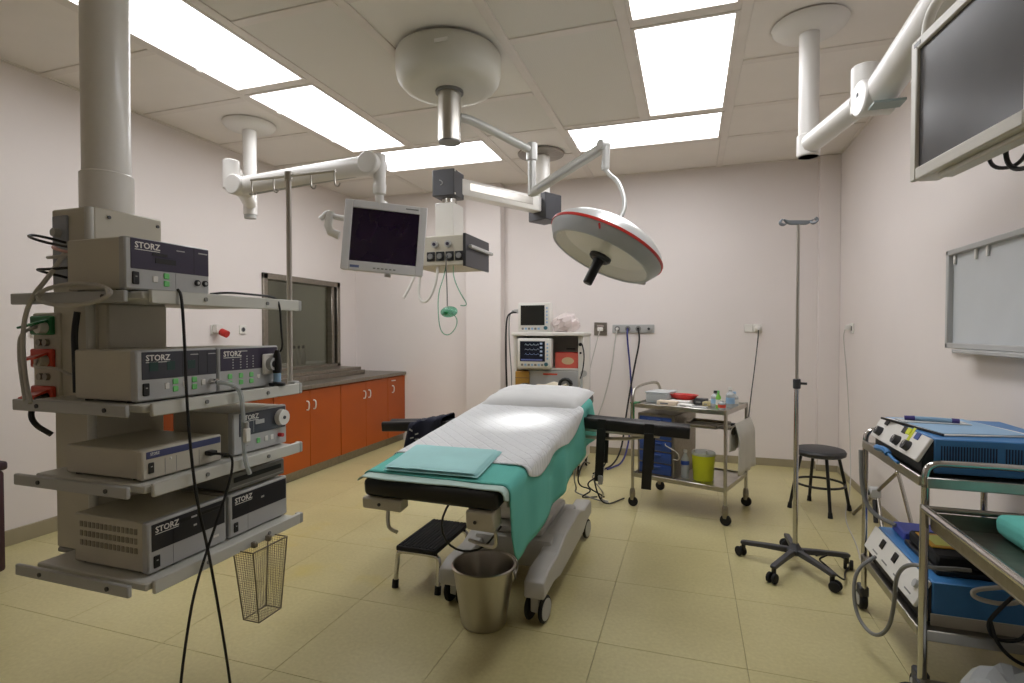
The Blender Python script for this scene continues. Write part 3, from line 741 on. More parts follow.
def caster(x, y, parent, r=.062, ang=0, hood=GREYB):
    M = Matrix.Translation((x, y, 0)) @ Matrix.Rotation(ang, 4, 'Z')
    cs = ob('caster', MB().prism([(-.035, .05), (.045, .05), (.05, .11), (.035, .135), (-.035, .135)], -.022, .022, M @ Matrix(((1, 0, 0, 0), (0, 0, 1, 0), (0, 1, 0, 0), (0, 0, 0, 1))), .004), hood, parent)
    for sgn in (-1, 1):
        A = M @ Vector((0, sgn * .026, r)); Bq = M @ Vector((0, sgn * .044, r))
        wl_ = ob('wheel', Cy(A, Bq, r, n=24, bev=.006), RUBBER, parent)
        C2 = M @ Vector((0, sgn * .0465, r))
        ob('hubcap', Cy(Bq, C2, r * .8, n=24), LGREY, wl_)
for x, y in ((-.665, 2.40), (-.665, 3.47), (-1.09, 2.44), (-1.09, 3.47)):
    caster(x, y, t, .062, R(80))
# top: frame, side rails, mattress sections, foot brackets
ob('top_frame', B((-.235, .10, -.115), (.235, 1.70, -.075), .006, M=TM), DSTEEL, t)
ob('tilt_yoke', B((-.15, .95, -.16), (.15, 1.25, -.115), .01, M=TM), DGREY, t)
for sx in (-1, 1):
    ob('side_rail', B((sx * .297 - .005, .12, -.105), (sx * .297 + .005, 1.62, -.077), .002, M=TM), STEEL, t)
    for v_ in (.25, .7, 1.2, 1.55):
        ob('rail_spacer', B((sx * .235, v_, -.10), (sx * .292, v_ + .03, -.082), .002, M=TM), STEEL, t)
def pad(v0, v1, h=.075, bev=.022):
    return ob('mattress_section', B((-HW, v0, -h), (HW, v1, 0), bev, 4, M=TM), VINYL, t)
pad(0, .62); pad(.63, 1.32); pad(1.33, 1.72, .07)
ob('foot_bracket', B((-.305, -.005, -.125), (-.12, .06, -.077), .006, M=TM), BEIGE, t)
ob('foot_bracket', B((.17, -.005, -.155), (.285, .08, -.077), .006, M=TM), BEIGE, t)
ob('bracket_bolt', MB().cyl((-.22, -.005, -.10), (-.22, -.009, -.10), .007, n=10, M=TM), DGREY, t)
ob('bracket_bolt', MB().cyl((.21, -.005, -.12), (.21, -.009, -.12), .007, n=10, M=TM), DGREY, t)
ob('release_lever', MB().tube([(-.195, .02, -.125), (-.195, .01, -.17), (-.185, 0, -.20), (-.14, -.01, -.205)], .008, 8, 2, M=TM), STEEL, t)
ob('release_lever', MB().tube([(.25, .06, -.13), (.275, .04, -.17), (.27, .05, -.24), (.22, .08, -.26), (.12, .12, -.265)], .008, 8, 2, M=TM), STEEL, t)
ob('power_lead', Tu([(TX + .02, 2.2, .66), (TX - .07, 2.15, .50), (TX - .03, 2.2, .36), (TX + .08, 2.3, .33), (TX + .14, 2.4, .42)], .005, 8, 2), BLACK, t)

def cloth(name, v0, v1, lh, rh, off, m, lab, cat, thick=.004, nv=48, wr=.004, seed=0, u0=-HW, u1=HW, flare=.02, sag=None, loc=None, skew=None):
    """a sheet lying on the mattress; lh / rh (metres, functions of f=0..1) hang down its sides"""
    bm = bmesh.new(); rows = []
    nt_, nh = 26, 14
    for i in range(nv + 1):
        f = i / nv; row = []
        for side, n_ in ((-1, nh), (0, nt_), (1, nh)):
            for k in range(n_ + 1):
                if side == 0:
                    u = u0 + (u1 - u0) * k / n_; d = 0
                elif side < 0:
                    if not lh: continue
                    u, d = u0, lh(f) * (1 - k / n_)
                    if k == n_: continue
                else:
                    if not rh or k == 0: continue
                    u, d = u1, rh(f) * k / n_
                ff = f + (skew(u, d) if skew else 0)
                v = v0 + (v1 - v0) * ff
                nz = mnoise.noise(Vector((u * 5 + seed, v * 4, seed))) * wr + mnoise.noise(Vector((u * 14, v * 11 + seed, 3))) * wr * .45
                w = off + abs(nz)
                p = tp(u, v, w)
                if d > 0:
                    sgn = -1 if side < 0 else 1
                    r_ = .022 + off                            # round over the edge, then hang
                    arc = r_ * math.pi / 2
                    if d < arc:
                        a_ = d / r_; p.x += sgn * (r_ * math.sin(a_)); p.z -= r_ * (1 - math.cos(a_))
                    else:
                        hang = d - arc
                        fold = mnoise.noise(Vector((v * 7, 9, hang * 1.5))) * .02 * min(1, hang / .1) + math.sin(v * 17) * .007 * min(1, hang / .12)
                        p.x += sgn * (r_ + flare * hang + max(-.012, fold)); p.z -= r_ + hang
                row.append(bm.verts.new(p))
        rows.append(row)
    for a, c in zip(rows, rows[1:]):
        for k in range(len(a) - 1): bm.faces.new((a[k], a[k + 1], c[k + 1], c[k]))
    bmesh.ops.recalc_face_normals(bm, faces=bm.faces[:])
    mb = MB(); mb.bm.free(); mb.bm = bm
    if sum(f_.normal.z for f_ in bm.faces) < 0: bmesh.ops.reverse_faces(bm, faces=bm.faces[:])
    o = solo(name, mb, m, lab, cat, loc or tp(0, (v0 + v1) / 2, off), ang=60)
    sd = o.modifiers.new('thickness', 'SOLIDIFY'); sd.thickness = thick; sd.offset = 1
    return o

# quilted white sheet: a real stitched diamond relief comes from the material
QUILT = mat('quilted_white', (234, 236, 238), .9, var=.015)
def quilt(m):
    nt = m.node_tree; N = nt.nodes; L = nt.links; b = N['Principled BSDF']
    tc = N.new('ShaderNodeTexCoord'); outs = []
    for ang in (45, -45):
        mp = N.new('ShaderNodeMapping'); mp.inputs['Rotation'].default_value = (0, 0, R(ang)); L.new(tc.outputs['Object'], mp.inputs[0])
        wv = N.new('ShaderNodeTexWave'); wv.inputs['Scale'].default_value = 6.5; wv.inputs['Distortion'].default_value = .15
        L.new(mp.outputs[0], wv.inputs[0])
        rp = N.new('ShaderNodeValToRGB'); rp.color_ramp.elements[0].position = 0; rp.color_ramp.elements[1].position = .1
        L.new(wv.outputs['Fac'], rp.inputs[0]); outs.append(rp)
    mu = N.new('ShaderNodeMath'); mu.operation = 'MULTIPLY'
    L.new(outs[0].outputs[0], mu.inputs[0]); L.new(outs[1].outputs[0], mu.inputs[1])
    bp = N.new('ShaderNodeBump'); bp.inputs['Strength'].default_value = .6; bp.inputs['Distance'].default_value = .006
    L.new(mu.outputs[0], bp.inputs['Height']); L.new(bp.outputs[0], b.inputs['Normal'])
quilt(QUILT)
cloth('mint_sheet', .01, .16, lambda f: .03, lambda f: .045 + .02 * math.sin(f * 5), .003, MINT, 'pale mint sheet laid across the foot of the black mattress', 'sheet', seed=4, nv=16,
      skew=lambda u, d: (.04 * math.sin(u * 9)))
cloth('teal_drape', .06, 1.52, lambda f: .03 + .02 * math.sin(f * 9), lambda f: .10 + .24 * min(1, (f + .02) / .04) * (1 - .45 * max(0, f - .3)), .009, TEAL, 'large teal drape over the table with one side hanging down beside the bucket', 'drape', seed=7, nv=70, wr=.003,
      skew=lambda u, d: .10 * max(0, d - .1))
cloth('quilted_sheet', .28, 1.30, lambda f: .07 + .02 * math.sin(f * 7), lambda f: .05 + .06 * math.sin(f * math.pi) ** .5 + .02 * math.sin(f * 11), .015, QUILT, 'white quilted sheet spread over the middle of the operating table', 'sheet', seed=2, nv=60, wr=.006,
      skew=lambda u, d: .12 * (u + .1) * -.4)
# folded drape
t2 = thing('folded_drape', 'folded teal drape lying on top near the foot of the table', 'drape', tp(-.03, .25, .02))
def fold_layer(nm, u0, u1, v0, v1, w0, w1, sk):
    bm = bmesh.new(); n = 16; g = []
    for lay, w in ((0, w0), (1, w1)):
        G = []
        for i in range(n + 1):
            row = []
            for j in range(n + 1):
                fu, fv = i / n, j / n
                e = min(fu, 1 - fu, fv, 1 - fv)
                drop = (.004 * max(0, 1 - e * 14)) * (1 if lay else -0.2)
                nz = mnoise.noise(Vector((fu * 4, fv * 4, w * 100))) * .003
                row.append(bm.verts.new(tp(u0 + (u1 - u0) * fu + sk * fv, v0 + (v1 - v0) * fv + .02 * fu, w - drop + nz * lay)))
            G.append(row)
        g.append(G)
    for i in range(n):
        for j in range(n):
            bm.faces.new((g[1][i][j], g[1][i + 1][j], g[1][i + 1][j + 1], g[1][i][j + 1]))
            bm.faces.new((g[0][i][j], g[0][i][j + 1], g[0][i + 1][j + 1], g[0][i + 1][j]))
    for i in range(n):
        for (a, b_) in (((i, 0), (i + 1, 0)), ((i + 1, n), (i, n))):
            bm.faces.new((g[0][a[0]][a[1]], g[0][b_[0]][b_[1]], g[1][b_[0]][b_[1]], g[1][a[0]][a[1]]))
        for (a, b_) in (((n, i), (n, i + 1)), ((0, i + 1), (0, i))):
            bm.faces.new((g[0][a[0]][a[1]], g[0][b_[0]][b_[1]], g[1][b_[0]][b_[1]], g[1][a[0]][a[1]]))
    bmesh.ops.recalc_face_normals(bm, faces=bm.faces[:])
    mb = MB(); mb.bm.free(); mb.bm = bm
    ob(nm, mb, FOLD_SHEEN, t2, ang=50)
fold_layer('fold', -.235, .19, .06, .37, .022, .028, -.02)
fold_layer('fold', -.225, .18, .07, .365, .029, .034, -.015)
fold_layer('fold', -.23, .17, .065, .36, .035, .040, -.02)

# pillow under a white cover at the head
mb = MB(); bm = mb.bm; n = 22; top = []
for i in range(n + 1):
    row = []
    for j in range(n + 1):
        fu, fv = i / n * 2 - 1, j / n * 2 - 1
        u = .31 * math.copysign(abs(fu) ** .9, fu); v = 1.45 + .24 * fv
        puff = (max(0, 1 - abs(fu) ** 4) * max(0, 1 - abs(fv) ** 4)) ** .5
        w = .012 + .062 * puff + mnoise.noise(Vector((fu * 3, fv * 3, 1))) * .010 * puff
        row.append((u, v, w, puff))
    top.append(row)
vt = [[bm.verts.new(tp(*c[:3])) for c in r] for r in top]
vb = [[bm.verts.new(tp(c[0], c[1], .011 - .0 * c[3])) for c in r] for r in top]
for i in range(n):
    for j in range(n):
        bm.faces.new((vt[i][j], vt[i + 1][j], vt[i + 1][j + 1], vt[i][j + 1]))
        bm.faces.new((vb[i][j], vb[i][j + 1], vb[i + 1][j + 1], vb[i + 1][j]))
for i in range(n):
    bm.faces.new((vb[i][0], vb[i + 1][0], vt[i + 1][0], vt[i][0])); bm.faces.new((vb[i + 1][n], vb[i][n], vt[i][n], vt[i + 1][n]))
    bm.faces.new((vb[0][i + 1], vb[0][i], vt[0][i], vt[0][i + 1])); bm.faces.new((vb[n][i], vb[n][i + 1], vt[n][i + 1], vt[n][i]))
bmesh.ops.recalc_face_normals(bm, faces=bm.faces[:])
solo('pillow', mb, COTTON, 'flat white pillow at the head end of the operating table', 'pillow', tp(0, 1.5, .012), ang=60)

# arm boards
def arm_board(lab, xa, xb, y, z, dz, straps):
    """black padded board on a metal arm; xa at the table, xb at the free end"""
    t = thing('arm_board', lab, 'arm board', (xa, y, z))
    ln = abs(xb - xa); sg = 1 if xb > xa else -1
    M = Matrix.Translation((xa, y, z)) @ Matrix.Rotation(math.atan2(dz, ln) * -sg, 4, 'Y')
    prof = [(-.075, -.062), (.075, -.062), (.078, -.02), (.075, .0), (.055, .004), (.02, -.010), (-.02, -.010), (-.055, .004), (-.075, .0), (-.078, -.02)]
    MM = M @ Matrix(((0, 0, sg, 0), (1, 0, 0, 0), (0, 1, 0, 0), (0, 0, 0, 1)))
    ob('pad', MB().prism(prof, 0, ln, MM, .004), VINYL, t)
    ob('support_bar', MB().box((min(0, sg * ln * .75), -.02, -.085), (max(0, sg * ln * .75), .02, -.063), .003, M=M), STEEL, t)
    ob('rail_clamp', MB().box((-.03 if sg > 0 else -.03, -.03, -.13), (.03, .03, -.063), .005, M=M), DSTEEL, t)
    ob('brace', MB().tube([(sg * .02, 0, -.125), (sg * .25, 0, -.12), (sg * .42, 0, -.085)], .010, 8, 1, M=M), STEEL, t)
    for s_, l_, w_ in straps:
        x = sg * s_
        m_ = MB()
        m_.box((x - w_ / 2, -.082, -.07), (x + w_ / 2, -.078, .004), .001, M=M)
        m_.box((x - w_ / 2, -.086, -l_), (x + w_ / 2, -.0785, -.05), .002, M=M)
        ob('strap', m_, BLACK, t)
        ob('strap', MB().box((x - w_ * .45, .079, -l_ * .8), (x + w_ * .5, .086, -.05), .002, M=M), BLACK, t)
    return t
ab = arm_board('long black padded arm board with hanging straps on the trolley side', -.645, .005, 3.22, .835, -.03, ((.16, .36, .05), (.43, .37, .055)))
arm_board('black padded arm board draped with navy cloth on the cabinet side', -1.245, -1.96, 3.22, .78, -.045, ((.16, .26, .05),))
ob('strap_buckle', B((-.505, 3.125, .452), (-.478, 3.143, .505), .004), LGREY, ab)
# navy gown over the cabinet-side arm board
mb = MB(); bm = mb.bm; rows = []
for i in range(19):
    f = i / 18; row = []
    for j in range(23):
        s_ = j / 22 * .60 - .30
        x = -1.50 - .23 * f - (.04 * abs(s_) if s_ < 0 else 0)
        zt_ = .785 + .01 - .05 * f
        y = 3.22; z = zt_; a_ = abs(s_)
        if a_ < .095: y += s_
        else:
            y += math.copysign(.095 + .01 * math.sin(f * 9 + s_ * 3), s_); z -= (a_ - .095) * (1.25 if s_ < 0 else .8)
            x += .05 * (a_ - .095) * math.sin(f * 6) - (.25 * (a_ - .095) if s_ < 0 else 0)
        row.append(bm.verts.new((x, y, z + .004 * math.sin(f * 20 + s_ * 9))))
    rows.append(row)
for a, c in zip(rows, rows[1:]):
    for k in range(22): bm.faces.new((a[k], a[k + 1], c[k + 1], c[k]))
bmesh.ops.recalc_face_normals(bm, faces=bm.faces[:])
t = thing('navy_cuff_cloth', 'dark navy cloth with small white marks draped over an arm board', 'cloth', (-1.6, 3.22, .79))
o = ob('cloth', mb, NAVY, t, ang=60)
sd = o.modifiers.new('thickness', 'SOLIDIFY'); sd.thickness = .006; sd.offset = 0
random.seed(4)
for k in range(7):
    x, z = -1.655 - .06 * random.random(), .64 + .08 * random.random()
    ob('print_mark', MB().box((-.012, -.001, -.004), (.012, .001, .004), M=Matrix.Translation((x, 3.098, z)) @ Matrix.Rotation(random.uniform(-.8, .8), 4, 'Y')), LGREY, t)

# steel bucket
t = thing('bucket', 'tapered stainless steel bucket on the floor under the hanging drape', 'bucket', (-.897, 2.305, 0))
t.scale = (.93, .93, .93); bk = MB(); bk.lathe([(0, .004), (.098, .004), (.104, 0), (.110, .008), (.113, .02), (.152, .285), (.159, .288), (.161, .295), (.156, .30), (.150, .297), (.148, .285), (.108, .02), (.098, .012), (0, .012)], 40)
ob('shell', bk, STEEL, t, True)
for sx in (-1, 1):
    ob('ear', MB().box((sx * .150, -.02, .235), (sx * .163, .02, .285), .003), STEEL, t, True)
ob('bail_handle', MB().tube([(.160, 0, .26), (.166, .04, .285), (.13, .12, .298), (0, .168, .30), (-.13, .12, .298), (-.166, .04, .285), (-.160, 0, .26)], .005, 8, 2), STEEL, t, True)

# step stool
t = thing('step_stool', 'low step stool with ribbed black top and bent chrome legs', 'step stool', (-1.35, 2.68, 0))
a0, a1, b0, b1, H_ = -1.455, -1.225, 2.47, 2.90, .225
tread = ob('tread', B((a0, b0, H_ - .028), (a1, b1, H_), .008, 2), RUBBER, t)
for k in range(11):
    x = a0 + .018 + k * (a1 - a0 - .036) / 10
    ob('rib', B((x - .006, b0 + .012, H_ - .001), (x + .006, b1 - .012, H_ + .004), .001), RUBBER, tread)
for y, sg in ((b0 + .03, -1), (b1 - .03, 1)):
    ob('leg_frame', Tu([(a0 - .008, y + sg * .02, .02), (a0 - .005, y, .15), (a0 + .0, y, H_ - .042), (a0 + .05, y, H_ - .036), (a1 - .05, y, H_ - .036), (a1 + .0, y, H_ - .042), (a1 + .005, y, .15), (a1 + .008, y + sg * .02, .02)], .0125, 10, 2), CHROME, t)
    for x in (a0 - .008, a1 + .008):
        ob('rubber_foot', Cy((x, y + sg * .024, 0), (x, y + sg * .017, .04), .017, n=12), RUBBER, t)

# ---------------------------------------------------------------- surgical lamp
t = thing('surgical_lamp', 'round surgical lamp with red rim on a jointed arm below drum canopy', 'surgical lamp', (-1.40, 3.03, ZC))
DRUM = mat('drum_enamel', (206, 204, 192), .4, var=.02)
ob('canopy_drum', MB().lathe([(0, 0), (.22, .0), (.27, .012), (.305, .05), (.318, .10), (.318, .19), (.31, .20), (.31, .205), (0, .205)], 56, Matrix.Translation((-1.40, 3.02, ZC - .215))), DRUM, t)
ob('rating_label', B((-1.34, 2.702, 2.925), (-1.26, 2.706, 2.945)), PAPER, t)
ob('shaft_ring', MB().lathe([(.06, 0), (.085, 0), (.085, .018), (.06, .018)], 28, Matrix.Translation((-1.40, 3.03, 2.79))), MGREY, t)
ob('shaft', Cy((-1.40, 3.03, 2.50), (-1.40, 3.03, 2.806), .070, n=32), STEEL, t)
ob('shaft_cap', Cy((-1.40, 3.03, 2.492), (-1.40, 3.03, 2.50), .066, n=32), MGREY, t)
E1 = Vector((-1.0, 3.45, 2.50))
ARM = mat('arm_silver', (200, 200, 196), .35, .3, var=.03)
ob('upper_arm', Tu([(-1.345, 3.07, 2.655), (-1.28, 3.12, 2.645), E1 + Vector((0, 0, .035))], .027, 14, 1), ARM, t)
ob('elbow_sleeve', Cy(E1 + Vector((0, 0, -.03)), E1 + Vector((0, 0, .085)), .036, n=20, bev=.004), ARM, t)
ob('elbow_post', Cy(E1 + Vector((0, 0, -.26)), E1 + Vector((0, 0, -.02)), .026, n=18, bev=.004), ARM, t)
E2 = E1 + Vector((0, 0, -.235)); K = Vector((-.49, 3.20, 2.425))
ob('spring_arm', Tu([E2, E2 + Vector((.02, -.005, 0)), E2.lerp(K, .5), K], .026, 12, 0, flat=1.3), ARM, t)
ob('spring_slot', Tu([E2.lerp(K, .08) + Vector((.01, -.022, -.012)), E2.lerp(K, .93) + Vector((.01, -.022, -.012))], .009, 8, 0), LGREY, t)
ob('knuckle', Cy(K + Vector((-.02, -.025, .01)), K + Vector((.02, .025, .01)), .032, n=18, bev=.003), ARM, t)
ob('knuckle_post', Tu([K + Vector((.015, 0, .01)), K + Vector((.012, 0, -.135))], .024, 12, 0), ARM, t)
C0 = Vector((-.462, 2.964, 1.762))
rt_, up_, bk_ = Vector((.9497, .3132, 0)), Vector((-.006, .018, 1)).normalized(), Vector((.313, -.9495, .019))
ax = (-.457 * rt_ - .89 * up_ + .10 * bk_).normalized()
LM = Matrix.Translation(C0) @ (-ax).to_track_quat('Z', 'X').to_matrix().to_4x4()     # +Z of the head points up its back
ob('yoke_rod', Tu([K + Vector((.012, 0, -.125)), K + Vector((.03, -.01, -.16)), K + Vector((.10, -.06, -.23)), K + Vector((.15, -.13, -.38)), LM @ Vector((.0, .0, .19))], .013, 10, 3), ARM, t)
RL = .325
DOME = mat('dome_silver', (214, 216, 214), .28, .35, var=.03)
hd = ob('lamp_head', MB().lathe([(RL - .004, .058), (RL - .008, .066), (.305, .095), (.26, .132), (.18, .170), (.09, .190), (0, .196)], 64, LM), DOME, t)
ob('red_rim', MB().lathe([(RL - .004, .046), (RL + .004, .046), (RL + .004, .060), (RL - .004, .060)], 64, LM), RED, hd)
ob('rim_band', MB().lathe([(RL - .055, -.016), (RL - .045, -.020), (RL - .038, -.018), (RL - .006, .03), (RL - .001, .046), (RL - .012, .046)], 64, LM), mat('rim_grey', (178, 182, 184), .4, .2), hd)
ob('reflector', MB().lathe([(RL - .05, -.012), (.24, .04), (.15, .065), (.06, .075), (0, .077)], 64, LM), mat('reflector_metal', (244, 242, 236), .36, .25, var=.03), hd)
ob('cover_glass', MB().lathe([(0, -.008), (RL - .05, -.014), (RL - .05, -.017), (0, -.011)], 64, LM), glassy('lamp_cover', (252, 252, 250), .0, .25), hd)
ob('handle_boss', MB().lathe([(0, -.035), (.05, -.035), (.062, -.024), (.062, -.01), (0, -.01)], 28, LM), BLACK, hd)
ob('handle', MB().lathe([(0, -.18), (.022, -.18), (.026, -.175), (.026, -.07), (.03, -.045), (.03, -.035), (0, -.035)], 20, LM), BLACK, hd)
ob('rim_label', B((-.04, -.004, -.004), (.04, .004, .004), M=LM @ Matrix.Rotation(R(60), 4, 'Z') @ Matrix.Translation((RL - .004, 0, .02))), RED, hd)
ob('side_grip', B((-.03, -.03, -.012), (.03, .03, .012), .008, M=LM @ Matrix.Rotation(R(200), 4, 'Z') @ Matrix.Translation((RL + .012, 0, .025))), LGREY, hd)

ll = bpy.data.lights.new('surgical_lamp_beam', 'SPOT'); ll.energy = 42; ll.spot_size = R(26); ll.spot_blend = 1; ll.shadow_soft_size = .12; ll.color = (1, .99, .97)
llo = bpy.data.objects.new('surgical_lamp_beam', ll); COL.objects.link(llo); llo.location = C0 + ax * .2
llo.rotation_euler = (ax + Vector((.0, .12, 0))).to_track_quat('-Z', 'Y').to_euler()

# ---------------------------------------------------------------- ceiling pendant behind
t = thing('ceiling_pendant', 'ceiling supply pendant with black end boxes and beige socket head', 'pendant', (-1.345, 4.95, ZC))
PX, PY = -1.345, 4.95
ob('ceiling_plate', MB().lathe([(0, -.03), (.16, -.03), (.215, -.015), (.22, 0), (0, 0)], 40, Matrix.Translation((PX, PY, ZC - .004))), DSTEEL, t)
ob('post', Cy((PX, PY, 2.55), (PX, PY, ZC - .03), .085, n=28), WHITE, t)
bp_ = MB()
A_, Bq = Vector((-1.86, 4.02, 2.53)), Vector((PX + .02, PY + .02, 2.53))
d_ = (Bq - A_); ln = d_.length; rz = math.atan2(d_.y, d_.x)
AM = Matrix.Translation(A_) @ Matrix.Rotation(rz, 4, 'Z')
ob('arm', B((.06, -.06, -.075), (ln - .02, .06, .06), .012, 2, M=AM), WHITE, t)
ob('arm_inlay', B((.16, -.0635, -.03), (ln - .2, -.06, .035), .002, M=AM), STEEL, t)
ob('end_box', B((ln - .09, -.115, -.15), (ln + .13, .115, .10), .008, M=AM), DGREY, t)
eb = ob('end_box', B((-1.955, 3.90, 2.415), (-1.765, 4.10, 2.625), .006), DGREY, t)
for x, z in ((-1.765, 2.43), (-1.765, 2.61)):
    ob('box_screw', Cy((x, 3.915, z), (x + .006, 3.915, z), .008, n=10), WHITE, eb)
ob('box_logo', MB().tube([(-1.89, 3.897, 2.54), (-1.87, 3.897, 2.53), (-1.86, 3.897, 2.51), (-1.88, 3.897, 2.50)], .004, 6, 1), LGREY, eb)
ob('swivel', Cy((-1.85, 4.0, 2.36), (-1.85, 4.0, 2.415), .06, n=24), CHROME, t)
ob('drop_column', B((-1.93, 3.90, 2.06), (-1.77, 4.10, 2.36), .006), WHITE, t)
hd = ob('socket_head', B((-2.06, 3.72, 1.84), (-1.60, 4.19, 2.065), .006), BEIGE, t)
ob('side_panel', B((-1.60, 3.715, 1.83), (-1.585, 4.20, 2.075), .004), DGREY, hd)
ob('side_rail', B((-1.585, 3.76, 1.97), (-1.555, 4.22, 1.995), .004), LGREY, hd)
ob('front_edge', B((-1.608, 3.708, 1.83), (-1.585, 3.72, 2.075), .003), BLACK, hd)
for k in range(4):
    x = -1.875 + k * .078
    so = ob('power_socket', B((x - .034, 3.712, 1.875), (x + .034, 3.72, 1.945), .003), BLACK, hd)
    ob('socket_ring', Cy((x, 3.712, 1.91), (x, 3.700, 1.91), .021, n=16), MGREY, so)
for k in range(2):
    x = -1.84 + k * .11
    g_ = ob('gas_socket', Cy((x, 3.72, 2.0), (x, 3.700, 2.0), .026, n=18), LGREY, hd)
    ob('gas_ring', Cy((x, 3.700, 2.0), (x, 3.694, 2.0), .013, n=14), PURPLE, g_)
hose('pendant_hose', [(-2.03, 3.78, 1.84), (-2.04, 3.74, 1.74), (-2.08, 3.70, 1.63), (-2.09, 3.68, 1.60)], .011, WHITE, 'short white ribbed hose end hanging beside hanging monitor')
hose('pendant_hose', [(-1.98, 3.76, 1.84), (-1.98, 3.72, 1.70), (-1.97, 3.70, 1.60), (-1.92, 3.69, 1.555), (-1.87, 3.70, 1.60), (-1.83, 3.72, 1.72), (-1.84, 3.76, 1.84)], .011, WHITE, 'white ribbed hose loop hanging under the pendant head')
hose('oxygen_tube', [(-1.77, 3.76, 1.84), (-1.76, 3.70, 1.75), (-1.80, 3.68, 1.62), (-1.79, 3.67, 1.42), (-1.76, 3.66, 1.33), (-1.70, 3.66, 1.31), (-1.64, 3.66, 1.37), (-1.63, 3.66, 1.44), (-1.68, 3.66, 1.48)], .004, MASKP, 'thin clear green tube looping below the breathing mask')
hose('oxygen_tube', [(-1.70, 3.74, 1.84), (-1.68, 3.70, 1.74), (-1.61, 3.67, 1.62), (-1.56, 3.67, 1.55), (-1.57, 3.67, 1.53), (-1.61, 3.67, 1.535)], .004, MASKP, 'thin clear green tube curling beside the breathing mask')
hose('mask_cord', [(-1.73, 3.70, 1.91), (-1.725, 3.66, 1.85), (-1.715, 3.66, 1.7), (-1.715, 3.665, 1.53)], .004, BLACK, 'dark cord holding the green breathing mask', 2)
t = thing('breathing_mask', 'clear green breathing mask hanging under the pendant head', 'mask', (-1.70, 3.66, 1.48))
ob('shell', MB().lathe([(.0, .045), (.018, .042), (.03, .03), (.045, .008), (.055, 0), (.055, -.006), (.043, .006), (.028, .026), (.0, .04)], 18, Matrix.Translation((-1.70, 3.66, 1.49)) @ Matrix.Rotation(R(70), 4, 'X') @ Matrix.Diagonal((1.25, .8, 1, 1))), MASKP, t)
ob('connector', Cy((-1.70, 3.60, 1.475), (-1.70, 3.62, 1.48), .012, n=12), GREEN, t)

# ---------------------------------------------------------------- hanging monitor, left
MWHITE = mat('arm_white', (226, 223, 218), .38, var=.015, coat=.15)
t = thing('ceiling_monitor', 'grey framed hanging monitor with dark screen on white ceiling arm', 'monitor', (-3.40, 3.52, ZC))
ob('ceiling_plate', MB().lathe([(0, -.05), (.10, -.05), (.17, -.035), (.195, -.012), (.2, 0), (0, 0)], 40, Matrix.Translation((-3.40, 3.52, ZC - .004))), MWHITE, t)
ob('pole', Cy((-3.40, 3.52, 2.29), (-3.40, 3.52, ZC - .05), .052, n=26), MWHITE, t)
ob('pole_cap', Cy((-3.40, 3.52, 2.26), (-3.40, 3.52, 2.29), .046, n=26), LGREY, t)
G0 = Vector((-2.757, 2.70, 2.36)); G1 = Vector((-2.697, 2.71, 2.255)); G2 = Vector((-1.70, 2.672, 2.285))
ob('extension_arm', Tu([(-3.40, 3.52, 2.37), (-2.80, 2.76, 2.37)], .05, 14, 0, flat=.8), MWHITE, t)
ob('knuckle_post', Cy(G0 + Vector((0, 0, -.12)), G0 + Vector((0, 0, .06)), .048, n=24, bev=.004), MWHITE, t)
ob('shoulder', Cy(G1 + Vector((.005, -.07, 0)), G1 + Vector((.005, .06, 0)), .062, n=28, bev=.006), MWHITE, t)
ob('spring_arm', Tu([G1, G1.lerp(G2, .5) + Vector((0, 0, .004)), G2], .05, 14, 0, flat=1.15), MWHITE, t)
ob('arm_underside', Tu([G1 + Vector((.08, 0, -.052)), G2 + Vector((-.12, 0, -.05))], .010, 8, 0), LGREY, t)
ob('elbow', Cy(G2 + Vector((-.01, -.065, 0)), G2 + Vector((-.01, .06, 0)), .062, n=28, bev=.006), MWHITE, t)
MT = Vector((-1.672, 2.68, 2.27))
ob('drop_post', MB().lathe([(0, -.22), (.022, -.22), (.024, -.16), (.036, -.15), (.038, -.10), (.033, -.09), (.036, .07), (0, .07)], 22, Matrix.Translation(MT)), MWHITE, t)
TL, TR, BL, BR = Vector((-1.838, 2.572, 2.09)), Vector((-1.413, 2.797, 2.054)), Vector((-1.853, 2.562, 1.688)), Vector((-1.424, 2.786, 1.648))
ux = (TR - TL + BR - BL).normalized(); uz = (TL - BL + TR - BR); uz = (uz - ux * uz.dot(ux)).normalized(); un = ux.cross(uz)   # un looks away from the camera or to it
cn = (TL + TR + BL + BR) / 4
if un.dot(Vector((0, 0, 1.345)) - cn) < 0: un = -un
w_, h_ = (TR - TL).length * .94, (TL - BL).length * .97; cn -= ux * .008
MMX = Matrix((ux, uz, un)).transposed().to_4x4(); MMX.translation = cn
def monitor_parts(t, M, w, h, bezel, scr, depth=.06, bz=.035, bzb=.045):
    f = MB()
    f.box((-w / 2, -h / 2, -depth), (w / 2, h / 2, -.012), .008, 2, M=M)
    hz = ob('housing', f, bezel, t)
    f = MB()
    f.box((-w / 2, -h / 2, -.012), (-w / 2 + bz, h / 2, .004), .003, M=M); f.box((w / 2 - bz, -h / 2, -.012), (w / 2, h / 2, .004), .003, M=M)
    f.box((-w / 2 + bz, h / 2 - bz, -.012), (w / 2 - bz, h / 2, .004), .003, M=M); f.box((-w / 2 + bz, -h / 2, -.012), (w / 2 - bz, -h / 2 + bzb, .004), .003, M=M)
    ob('bezel', f, bezel, t)
    ob('screen', MB().box((-w / 2 + bz, -h / 2 + bzb, -.012), (w / 2 - bz, h / 2 - bz, -.006), 0, M=M), scr, t)
    return hz
hz = monitor_parts(t, MMX, w_, h_, mat('monitor_silver', (214, 213, 214), .4, var=.015), SCREEN, .065, .042, .052)
